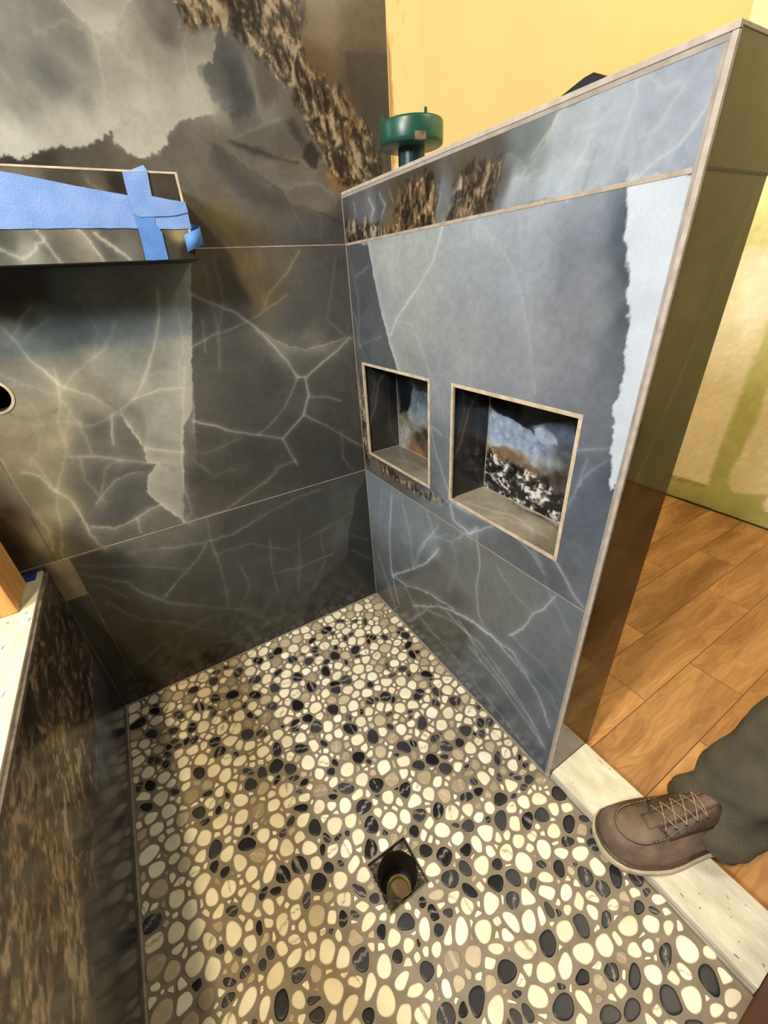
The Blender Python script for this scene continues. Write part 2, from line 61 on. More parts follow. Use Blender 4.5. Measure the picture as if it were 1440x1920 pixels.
PONY_V = [[[[0.1101,1.1176],[0.1223,1.0835],[0.131,1.0401],[0.1527,0.9785],[0.1944,0.8901],[0.2131,0.8578]],[222,228,230],0.75,14,2.5,3],[[[0.1101,1.1176],[0.131,1.0401],[0.1527,0.9785]],[60,66,70],0.3,1,20,3],[[[0.3846,1.1292],[0.3538,1.0703],[0.3153,1.0358],[0.2661,1.0019],[0.2146,0.9635],[0.191,0.9304]],[222,228,230],0.6,5,5,2],[[[0.2146,0.9635],[0.274,0.9551],[0.3126,0.9146],[0.3352,0.8731],[0.3844,0.8014],[0.4121,0.724]],[200,206,212],0.35,7,7,3],[[[0.479,1.1005],[0.5515,1.0731],[0.5901,1.0221],[0.6093,0.9633]],[176,182,188],0.2,16,4,6],[[[0.0226,1.0777],[0.0429,1.0065],[0.0272,0.8903]],[176,182,188],0.3,5,5,3],[[[-0.0103,0.9938],[0.0216,0.9562],[0.0236,0.9036],[0.0663,0.8395]],[176,182,188],0.35,5,5,3],[[[0.0406,1.0539],[0.1032,1.0738]],[176,182,188],0.3,5,5,3],[[[0.021,0.8898],[0.1464,0.9251]],[176,182,188],0.3,5,5,3],[[[0.3422,0.7496],[0.3605,0.6963],[0.3913,0.6389],[0.4221,0.5921]],[222,228,230],0.5,5,5,2],[[[0.3464,0.7816],[0.3886,0.7787],[0.4163,0.7615]],[176,182,188],0.25,6,6,3],[[[0.3503,0.7453],[0.3856,0.7354]],[222,228,230],0.6,6,6,2],[[[0.7206,0.7995],[0.7752,0.8173]],[222,228,230],0.35,4,4,1.5],[[[0.732,0.7422],[0.7502,0.7763],[0.7712,0.7988]],[200,206,212],0.3,6,6,3],[[[0.7194,0.6872],[0.7329,0.7472],[0.7386,0.7884]],[200,206,212],0.3,7,7,3],[[[0.7024,0.5949],[0.7363,0.5672],[0.7642,0.537],[0.7852,0.5238]],[222,228,230],0.55,6,6,2],[[[0.6129,0.5892],[0.6695,0.5697],[0.6967,0.5419]],[222,228,230],0.4,10,4,3],[[[0.6524,0.5975],[0.6905,0.5571]],[200,206,212],0.3,4,4,2],[[[0.4225,0.5809],[0.4877,0.5787],[0.5691,0.5865],[0.532,0.5586],[0.4911,0.5263],[0.434,0.5349],[0.4225,0.5809]],[214,220,226],0.8,10,10,4],[[[0.3277,0.5482],[0.3721,0.5442],[0.4128,0.5767]],[200,206,212],0.3,6,6,3],[[[0.1562,0.4941],[0.1261,0.3377],[0.1236,0.2084],[0.14,0.1272],[0.1622,0.0663]],[222,228,230],0.5,6,6,3],[[[0.1375,0.1765],[0.2573,0.2785],[0.3253,0.3419],[0.3778,0.4175]],[222,228,230],0.6,6,6,3],[[[0.2573,0.2785],[0.2431,0.3982],[0.2122,0.4823]],[200,206,212],0.35,6,6,3],[[[0.092,0.468],[0.0622,0.3047]],[176,182,188],0.25,5,5,3],[[[0.377,0.4917],[0.3136,0.3993],[0.2576,0.2868]],[200,206,212],0.4,6,6,3],[[[0.3272,0.5083],[0.3616,0.4511],[0.4264,0.4692],[0.5123,0.5514]],[200,206,212],0.35,7,7,4],[[[0.4264,0.4692],[0.4553,0.4124],[0.421,0.3013]],[176,182,188],0.22,8,8,4],[[[0.1264,0.1647],[0.2084,0.1807],[0.2831,0.2148],[0.3551,0.2389],[0.4223,0.2546],[0.4839,0.2579],[0.5279,0.271],[0.6016,0.2791],[0.6549,0.2834],[0.6947,0.2569]],[206,212,218],0.6,10,2.5,6],[[[0.2393,0.1953],[0.3995,0.2274],[0.4892,0.2391]],[50,50,46],0.35,1,14,5],[[[0.5123,0.5514],[0.5318,0.4594],[0.5246,0.391],[0.538,0.3153],[0.5546,0.2965]],[200,206,212],0.45,4,4,2.5],[[[0.7315,0.5098],[0.7118,0.4653],[0.6906,0.4317],[0.6668,0.3693],[0.6384,0.3253]],[222,228,230],0.5,4,4,2.5],[[[0.2512,0.1258],[0.3995,0.2313],[0.4876,0.2665],[0.5836,0.2813],[0.6373,0.2667],[0.6954,0.2522],[0.7371,0.2249],[0.7759,0.1647]],[222,228,230],0.5,7,7,5],[[[0.2322,0.0401],[0.3233,0.165],[0.4466,0.2142],[0.5511,0.2248],[0.629,0.1893],[0.7018,0.1514],[0.7706,0.0908]],[200,206,212],0.38,7,7,5],[[[0.0831,-0.0269],[0.1749,-0.099],[0.3204,-0.0962],[0.4581,-0.08],[0.5304,-0.0714]],[176,182,188],0.32,6,6,4],[[[0.5141,0.1774],[0.6147,0.1546],[0.7156,0.1115],[0.7775,0.0857]],[222,228,230],0.4,7,7,4],[[[0.0427,0.2053],[0.0968,0.1097],[0.1478,0.0103],[0.2911,-0.0464]],[200,206,212],0.4,6,6,4],[[[0.6452,0.3346],[0.6856,0.3206],[0.7359,0.3194],[0.774,0.2927]],[176,182,188],0.25,6,6,4],[[[0.3224,0.0789],[0.4733,0.1231],[0.5763,0.1597]],[176,182,188],0.25,6,6,4],[[[0.6635,1.1835],[0.6499,1.1615],[0.6421,1.1418],[0.6393,1.1229]],[222,228,230],0.5,4,4,2],[[[0.7122,1.2194],[0.7115,1.1988],[0.7037,1.1811],[0.6978,1.1521],[0.6895,1.1287]],[222,228,230],0.35,6,6,3],[[[0.7933,1.1827],[0.7809,1.1607],[0.7691,1.1489],[0.742,1.1366],[0.7319,1.129]],[222,228,230],0.6,3,10,2],[[[0.6731,1.1717],[0.6648,1.1432],[0.6615,1.1224]],[120,128,138],0.3,4,4,2],[[[0.6084,1.2163],[0.5924,1.1891],[0.5768,1.1758],[0.5414,1.1527]],[222,228,230],0.35,10,10,5],[[[0.5406,1.1589],[0.5981,1.1549],[0.6615,1.1592]],[222,228,230],0.3,8,8,5],[[[0.7243,1.2158],[0.7394,1.1995],[0.7551,1.1991]],[222,228,230],0.3,7,7,4],[[[0.6397,1.1938],[0.6619,1.191],[0.6864,1.201]],[222,228,230],0.3,7,7,4],[[[0.5759,1.1816],[0.6056,1.2095],[0.6126,1.2152]],[235,228,205],0.5,4,4,3],[[[0.7181,1.1265],[0.7262,1.082],[0.7403,1.0314],[0.758,0.9841],[0.7632,0.9333],[0.7606,0.8802],[0.7722,0.8091],[0.7856,0.7468]],[74,84,94],0.5,1,14,6],[[[0.4646,1.1236],[0.516,1.0899],[0.5542,1.0518],[0.5817,1.0076],[0.5988,0.9627],[0.6144,0.9162],[0.6273,0.8675]],[200,206,212],0.32,3,22,4],[[[0.367,1.0609],[0.417,0.9712],[0.4521,0.8877]],[176,182,188],0.15,30,30,6],[[[0.6352,1.067],[0.6746,1.0581],[0.6929,1.0079],[0.6957,0.9106]],[150,142,142],0.25,26,26,4],[[[0.0936,0.8292],[0.1255,0.7497],[0.0341,0.6344]],[176,182,188],0.3,6,6,4],[[[0.0932,0.4778],[0.2272,0.506],[0.3274,0.5244]],[176,182,188],0.25,6,6,4],[[[0.4154,0.4872],[0.3263,0.4238],[0.2733,0.3394]],[200,206,212],0.3,6,6,4],[[[0.5795,0.4887],[0.6307,0.4491],[0.6902,0.4343]],[176,182,188],0.25,5,5,3],[[[0.208,0.1738],[0.2944,0.1021],[0.4518,0.0809],[0.6264,0.0443],[0.7546,0.013]],[200,206,212],0.35,5,5,6],[[[0.4676,0.241],[0.5534,0.1976],[0.6678,0.1561],[0.7538,0.1197]],[222,228,230],0.35,4,8,6],[[[0.3751,0.2292],[0.5113,0.2189],[0.5564,0.1604]],[222,228,230],0.35,5,5,5],[[[0.7009,0.2668],[0.7597,0.2596],[0.7925,0.227]],[176,182,188],0.3,5,5,4],[[[0.7019,0.5258],[0.7467,0.4785],[0.776,0.4476]],[176,182,188],0.25,5,5,3],[[[0.6593,1.1697],[0.6328,1.1488],[0.6291,1.1244]],[222,228,230],0.3,6,6,3],[[[0.5422,1.1463],[0.5786,1.1641],[0.6297,1.1654],[0.6764,1.1563]],[222,228,230],0.3,8,8,5],[[[0.7617,1.1933],[0.7465,1.173],[0.7259,1.1648]],[222,228,230],0.3,8,8,5],[[[0.0539,1.2025],[0.0654,1.1811],[0.0384,1.1534]],[222,228,230],0.5,3,3,3],[[[0.1231,1.2002],[0.1434,1.1806],[0.1269,1.1637],[0.1433,1.1474]],[222,228,230],0.55,5,5,5],[[[0.1725,1.1992],[0.1914,1.1787],[0.1768,1.1624]],[222,228,230],0.45,4,4,4],[[[0.2099,1.1978],[0.2241,1.1785]],[200,206,212],0.4,4,4,4],[[[0.0226,1.1444],[0.0784,1.1544],[0.113,1.1357]],[190,170,130],0.5,3,3,4],[[[0.3749,1.1686],[0.3692,1.1505],[0.3585,1.1283]],[200,206,212],0.4,4,4,4],[[[0.4326,1.184],[0.4229,1.1684],[0.4105,1.1375]],[222,228,230],0.35,3,3,4]]
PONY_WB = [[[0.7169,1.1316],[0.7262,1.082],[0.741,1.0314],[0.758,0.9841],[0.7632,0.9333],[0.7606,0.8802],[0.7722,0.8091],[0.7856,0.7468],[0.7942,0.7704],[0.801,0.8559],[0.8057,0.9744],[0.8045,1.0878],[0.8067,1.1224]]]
PONY_MIN = [[[-0.0269,1.1209],[0.018,1.1871],[0.0547,1.1672],[0.1408,1.1621],[0.2146,1.1397],[0.239,1.1933],[0.2856,1.2098],[0.335,1.2012],[0.3657,1.1958],[0.3664,1.1234],[0.2996,1.1177],[0.1346,1.1186]],[[0.2142,1.1352],[0.2516,1.1831],[0.2853,1.2021],[0.3581,1.2007],[0.3688,1.1806],[0.3537,1.1247],[0.2815,1.1195]],[[0.3892,1.1248],[0.4091,1.1741],[0.4242,1.1957],[0.5048,1.196],[0.5242,1.1921],[0.5081,1.1644],[0.5062,1.1288],[0.4517,1.1251]],[[0.0765,0.596],[0.1495,0.5775],[0.2306,0.5653],[0.3278,0.5637],[0.3546,0.5746],[0.4132,0.5623],[0.3277,0.5482],[0.2295,0.5454],[0.101,0.5437]],[[-0.0118,0.7848],[-0.0081,0.6231],[0.0196,0.5427],[0.0708,0.577],[0.0326,0.5825],[0.0303,0.7307],[0.0332,0.821]]]
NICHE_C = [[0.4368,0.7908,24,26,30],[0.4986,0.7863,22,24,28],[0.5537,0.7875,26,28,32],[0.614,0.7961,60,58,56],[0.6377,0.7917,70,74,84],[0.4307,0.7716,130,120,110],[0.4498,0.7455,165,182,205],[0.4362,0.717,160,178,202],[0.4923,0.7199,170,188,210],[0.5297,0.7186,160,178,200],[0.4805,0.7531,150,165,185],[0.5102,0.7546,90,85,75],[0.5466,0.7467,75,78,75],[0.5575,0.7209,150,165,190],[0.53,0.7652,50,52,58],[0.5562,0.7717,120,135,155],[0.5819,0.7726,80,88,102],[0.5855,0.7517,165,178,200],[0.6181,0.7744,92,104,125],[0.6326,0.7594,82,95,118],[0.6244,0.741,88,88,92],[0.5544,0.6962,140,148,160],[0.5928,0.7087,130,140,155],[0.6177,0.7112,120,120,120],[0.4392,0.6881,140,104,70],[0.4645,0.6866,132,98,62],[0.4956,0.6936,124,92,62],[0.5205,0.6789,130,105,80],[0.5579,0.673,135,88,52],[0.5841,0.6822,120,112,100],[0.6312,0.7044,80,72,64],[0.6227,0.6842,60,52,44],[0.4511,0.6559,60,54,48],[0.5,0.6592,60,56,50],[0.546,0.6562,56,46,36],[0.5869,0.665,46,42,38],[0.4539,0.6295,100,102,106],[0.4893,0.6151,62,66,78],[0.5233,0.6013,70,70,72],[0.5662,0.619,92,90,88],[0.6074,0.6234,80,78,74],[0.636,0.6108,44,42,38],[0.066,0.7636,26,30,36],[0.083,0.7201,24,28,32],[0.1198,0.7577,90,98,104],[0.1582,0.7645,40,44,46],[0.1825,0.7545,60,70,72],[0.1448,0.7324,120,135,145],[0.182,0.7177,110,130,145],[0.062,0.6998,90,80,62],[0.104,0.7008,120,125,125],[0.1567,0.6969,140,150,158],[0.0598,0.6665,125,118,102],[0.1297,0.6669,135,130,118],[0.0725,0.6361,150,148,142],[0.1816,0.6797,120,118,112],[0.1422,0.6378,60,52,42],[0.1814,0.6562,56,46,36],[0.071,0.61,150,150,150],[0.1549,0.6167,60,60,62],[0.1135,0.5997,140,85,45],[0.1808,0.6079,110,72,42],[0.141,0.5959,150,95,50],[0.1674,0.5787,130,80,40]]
BACK_R = [[3,9,[[-0.6737,1.5491],[-0.8259,1.2471],[-0.6305,1.2625],[-0.6184,1.2659],[-0.5855,1.2656],[-0.5472,1.2762],[-0.5006,1.2841],[-0.4549,1.308],[-0.4511,1.2945],[-0.4178,1.2701],[-0.378,1.2854],[-0.3488,1.3143],[-0.3204,1.3369],[-0.2691,1.3458],[-0.2625,1.344],[-0.2647,1.3741],[-0.2757,1.4056],[-0.2456,1.4176],[-0.2309,1.4598],[-0.2141,1.5401],[-0.2011,1.6569]]],[2,3,[[-0.8381,1.1268],[-0.3729,1.1062],[-0.3929,1.0342],[-0.4069,0.9712],[-0.4337,0.8825],[-0.4505,0.8045],[-0.4822,0.7652],[-0.5324,0.5922],[-0.5498,0.5215],[-0.8445,0.5089],[-1.1332,0.5156]]]]
PONY_R = [[2,3,[[0.526,1.1946],[0.5185,1.1689],[0.5062,1.1288],[0.468,1.1289],[0.6682,1.1268],[0.8028,1.1273],[0.8094,1.2369],[0.6488,1.22],[0.6089,1.2137],[0.5989,1.2008],[0.5616,1.1845]]],[2,4,[[-0.0242,1.1321],[0.1101,1.1176],[0.1223,1.0835],[0.131,1.0401],[0.1527,0.9785],[0.1944,0.8901],[0.2193,0.8462],[0.0357,0.8356],[-0.0189,0.9546]]]]
BACK_P = [[[[-0.2308,1.4488],[-0.1936,1.4566],[-0.1853,1.4218],[-0.1787,1.3948],[-0.1717,1.3676],[-0.1779,1.3543],[-0.2278,1.3382],[-0.2595,1.3596],[-0.2751,1.3935],[-0.2777,1.4053],[-0.2459,1.4126],[-0.2354,1.4308]],[90,88,83],9,0.75],[[[-0.2257,1.4185],[-0.198,1.429],[-0.1869,1.4008],[-0.1773,1.3671],[-0.1947,1.3521],[-0.2205,1.3554],[-0.2298,1.3813]],[66,66,65],22,0.8],[[[-0.1439,1.4378],[-0.1284,1.4117],[-0.1212,1.3794],[-0.1589,1.3655],[-0.1695,1.4026],[-0.1615,1.4297]],[94,84,72],12,0.7],[[[-0.248,1.307],[-0.2105,1.3251],[-0.1274,1.347],[-0.1016,1.3533],[-0.0735,1.3184],[-0.0855,1.2909],[-0.1464,1.285]],[106,100,90],3,0.6],[[[-0.1172,1.3453],[-0.0983,1.3519],[-0.0771,1.319],[-0.0856,1.2981],[-0.097,1.3177]],[66,60,52],10,0.8],[[[-0.248,1.307],[-0.2002,1.3026],[-0.1225,1.2845],[-0.1531,1.2811],[-0.2139,1.2908]],[72,66,58],9,0.8],[[[-0.2795,1.3058],[-0.2514,1.2928],[-0.2249,1.2672],[-0.1792,1.2396],[-0.152,1.2246],[-0.1337,1.1883],[-0.2118,1.1972],[-0.2596,1.2371],[-0.2898,1.2659]],[82,78,72],22,0.8],[[[-0.0625,1.3165],[-0.0443,1.2931],[-0.0539,1.2722],[-0.0739,1.2685],[-0.0864,1.2854],[-0.0786,1.3101]],[50,49,46],5,0.9],[[[-0.1778,1.2693],[-0.1462,1.2859],[-0.0967,1.2912],[-0.0507,1.2581],[0.0001,1.2304],[0.0168,1.1895],[-0.0607,1.1909],[-0.1252,1.2002],[-0.1455,1.2267]],[128,118,102],8,0.65],[[[-0.0419,1.2642],[0.032,1.2613],[0.0742,1.2477],[0.0291,1.2352],[-0.0278,1.2297]],[158,112,64],14,0.75],[[[-0.0662,1.4691],[-0.0072,1.4715],[0.0044,1.4213],[-0.0408,1.4084],[-0.0658,1.4373]],[112,84,54],18,0.8],[[[-0.0526,1.5481],[0.1451,1.5808],[0.1388,1.4863],[0.0423,1.4724],[-0.0067,1.4754],[-0.0463,1.4852]],[124,106,82],20,0.5],[[[-0.3582,1.2213],[-0.339,1.2175],[-0.2921,1.1496],[-0.2476,1.0886],[-0.2239,1.0223],[-0.2516,1.013],[-0.2951,1.0905],[-0.3217,1.1212],[-0.3578,1.1865]],[118,102,76],14,0.35],[[[-0.0419,0.444],[-0.0808,0.3251],[-0.1027,0.2242],[-0.1573,0.1979],[-0.2131,0.159],[-0.2482,0.1243],[-0.3234,-0.0296],[0.0316,-0.0382],[0.0118,0.5048]],[50,50,49],3,0.75],[[[-0.6555,0.0004],[-0.6512,0.0515],[-0.6119,0.0856],[-0.5685,0.0844],[-0.5307,0.0465],[-0.586,0.0279],[-0.6407,-0.0049]],[44,40,35],4,0.7],[[[-0.8457,0.3582],[-0.7378,0.3559],[-0.6494,0.2506],[-0.7299,0.1711],[-0.8272,0.125]],[60,54,40],25,0.35],[[[-0.5861,0.6959],[-0.5626,0.6923],[-0.5896,0.6661],[-0.6052,0.6275],[-0.5882,0.592],[-0.6505,0.5858],[-0.7233,0.5743],[-0.736,0.6156],[-0.7081,0.6488],[-0.6607,0.6758],[-0.6186,0.6842]],[78,77,73],4,0.6],[[[-0.5841,0.7023],[-0.5626,0.6923],[-0.5896,0.6661],[-0.6052,0.6275],[-0.5882,0.592],[-0.551,0.5219],[-0.4856,0.766],[-0.4483,0.8848],[-0.4725,0.9001],[-0.5365,0.8982],[-0.5553,0.8188],[-0.5775,0.7343]],[150,147,134],6,0.45]]
PONY_P = [[[[0.1264,0.1647],[0.2084,0.1807],[0.2831,0.2148],[0.3551,0.2389],[0.4223,0.2546],[0.4839,0.2579],[0.5279,0.271],[0.4743,0.1024],[0.3213,-0.0183],[0.1963,-0.0273],[0.1147,0.0359]],[74,75,68],5,0.6],[[[0.5518,1.1865],[0.5575,1.2131],[0.6047,1.2147],[0.5924,1.1891],[0.569,1.1658]],[116,122,118],5,0.7],[[[0.3892,1.1248],[0.3926,1.1622],[0.4247,1.1854],[0.4333,1.1702],[0.4109,1.1262]],[132,134,138],3,0.8],[[[0.5177,0.5258],[0.5318,0.4594],[0.5246,0.391],[0.538,0.3153],[0.6297,0.3297],[0.6641,0.3671],[0.6902,0.4343],[0.7294,0.5082],[0.6223,0.5151]],[112,112,106],8,0.5]]
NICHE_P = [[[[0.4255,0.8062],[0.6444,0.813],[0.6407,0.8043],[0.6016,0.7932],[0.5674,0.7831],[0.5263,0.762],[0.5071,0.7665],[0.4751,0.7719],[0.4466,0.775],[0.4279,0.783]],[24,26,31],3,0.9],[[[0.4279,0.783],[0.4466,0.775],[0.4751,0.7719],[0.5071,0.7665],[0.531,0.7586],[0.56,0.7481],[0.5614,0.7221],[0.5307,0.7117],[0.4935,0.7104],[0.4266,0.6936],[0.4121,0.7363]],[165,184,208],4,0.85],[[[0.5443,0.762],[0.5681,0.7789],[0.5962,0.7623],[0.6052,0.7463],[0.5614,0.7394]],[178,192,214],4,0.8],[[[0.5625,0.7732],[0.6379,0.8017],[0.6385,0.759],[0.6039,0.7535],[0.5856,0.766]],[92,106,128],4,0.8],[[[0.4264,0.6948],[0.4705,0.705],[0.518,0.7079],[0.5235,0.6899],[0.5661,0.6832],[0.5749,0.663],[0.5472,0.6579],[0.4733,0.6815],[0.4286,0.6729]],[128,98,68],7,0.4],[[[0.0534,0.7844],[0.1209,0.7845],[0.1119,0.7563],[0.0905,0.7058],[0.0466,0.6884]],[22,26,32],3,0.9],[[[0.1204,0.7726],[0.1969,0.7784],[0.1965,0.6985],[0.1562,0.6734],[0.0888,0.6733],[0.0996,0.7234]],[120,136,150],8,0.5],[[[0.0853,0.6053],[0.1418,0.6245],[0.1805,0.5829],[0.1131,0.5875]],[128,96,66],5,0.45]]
GREEN_P = [[[[0.1561,1.0685],[0.2774,1.066],[0.3777,1.0452],[0.4304,0.8921],[0.3591,0.8179],[0.365,0.721],[0.3607,0.6171],[0.3624,0.4544],[0.3572,0.2992],[0.3598,0.1014],[0.2145,0.0785],[0.1818,0.123],[0.0647,0.3169],[0.0741,0.8071]],[226,204,148],12,0.9],[[[0.2098,1.0398],[0.3525,1.0306],[0.3995,0.892],[0.3361,0.8361],[0.315,0.7371],[0.263,0.8143]],[238,218,168],30,0.7],[[[0.2611,0.2337],[0.2607,0.4642],[0.2506,0.6023],[0.3004,0.4721],[0.3032,0.2466]],[232,206,140],30,0.5],[[[0.439,0.5756],[0.4456,0.4564],[0.4393,0.3229],[0.4259,0.1781],[0.4333,0.1406],[0.4645,0.1011],[0.5821,0.1411],[0.7138,0.166],[0.6435,0.5407]],[222,200,142],10,0.9],[[[0.5836,0.1365],[0.5769,0.0996],[0.5933,0.0668],[0.6161,0.0665],[0.6922,0.1318]],[226,206,150],8,0.9],[[[0.1962,0.0985],[0.2754,0.101],[0.3549,0.1023],[0.3546,0.088],[0.2806,0.0826],[0.2014,0.0796]],[120,96,44],5,0.6]]
LOW_C = [[-0.0485,0.4039,52,44,34],[-0.1823,0.4337,70,60,46],[-0.048,0.3147,72,60,48],[-0.4644,0.4522,70,62,50],[-0.3129,0.4089,74,62,50],[-0.216,0.2998,60,52,42],[-0.1118,0.1825,62,60,54],[-0.5955,0.4607,96,82,66],[-0.4659,0.3798,120,106,82],[-0.3794,0.3316,130,112,80],[-0.3394,0.2377,110,100,84],[-0.5965,0.3871,100,86,64],[-0.6106,0.3357,96,80,58],[-0.3423,0.1833,104,106,100],[-0.253,0.1523,96,96,92],[-0.3363,0.11,84,82,74],[-0.4571,0.1837,60,58,52],[-0.5416,0.1606,48,48,46],[-0.635,0.2048,60,60,56],[-0.7111,0.2556,84,76,60],[-0.6925,0.3925,96,84,66],[-0.76,0.4097,110,98,80],[-0.7283,0.3298,96,84,66],[-0.4003,0.07,52,48,42],[-0.5379,0.0302,44,42,38],[-0.6426,0.1081,46,48,48],[-0.1487,0.0045,46,44,42],[-0.0911,0.0934,40,38,36]]
LOW_V = [[[[-0.4658,0.3305],[-0.5572,0.2987],[-0.6223,0.2728],[-0.6958,0.2397],[-0.7383,0.2027]],[130,118,96],0.5,3,20,4],[[[-0.2795,0.0835],[-0.3922,0.0537],[-0.4991,0.0527],[-0.5769,0.0146]],[100,92,78],0.4,3,6,4],[[[-0.2494,0.1041],[-0.3229,0.0872]],[120,110,95],0.3,5,5,4]]
GREEN_C = [[0.1847,0.0644,172,166,86],[0.4107,0.0365,172,166,86],[0.6257,0.0088,170,164,84],[0.421,0.4044,176,168,86],[0.3904,0.7231,186,178,98],[0.2425,1.1226,206,194,112],[0.2073,1.0751,206,194,118],[0.2155,1.2539,232,216,140],[0.1584,0.5898,176,168,90],[0.1382,1.4884,238,214,146],[0.0713,1.6916,238,214,146],[0.0108,1.7866,238,214,146],[0.0218,2.0044,238,214,146]]
TAPE_H = [[-0.7225,1.2374],[-0.628,1.2236],[-0.5989,1.2196],[-0.5709,1.2147],[-0.54,1.2095],[-0.5038,1.2042],[-0.4663,1.1986],[-0.4223,1.1958],[-0.3745,1.1905],[-0.3746,1.1738],[-0.3743,1.1509],[-0.402,1.1494],[-0.4691,1.1514],[-0.5764,1.1519],[-0.6622,1.1509],[-0.7632,1.1502]]
TAPE_V = [[-0.4639,1.2304],[-0.4243,1.2335],[-0.429,1.1995],[-0.4349,1.1576],[-0.4272,1.1447],[-0.4289,1.1022],[-0.4671,1.1026],[-0.4653,1.1418],[-0.4661,1.1994]]
TAPE_O = [[-0.4639,1.2304],[-0.4243,1.2335],[-0.4286,1.198],[-0.3747,1.1897],[-0.3741,1.1754],[-0.3959,1.1704],[-0.4235,1.1687],[-0.4572,1.167],[-0.4672,1.1731],[-0.4662,1.2016]]
TOPT = [-0.4481,-0.4245]
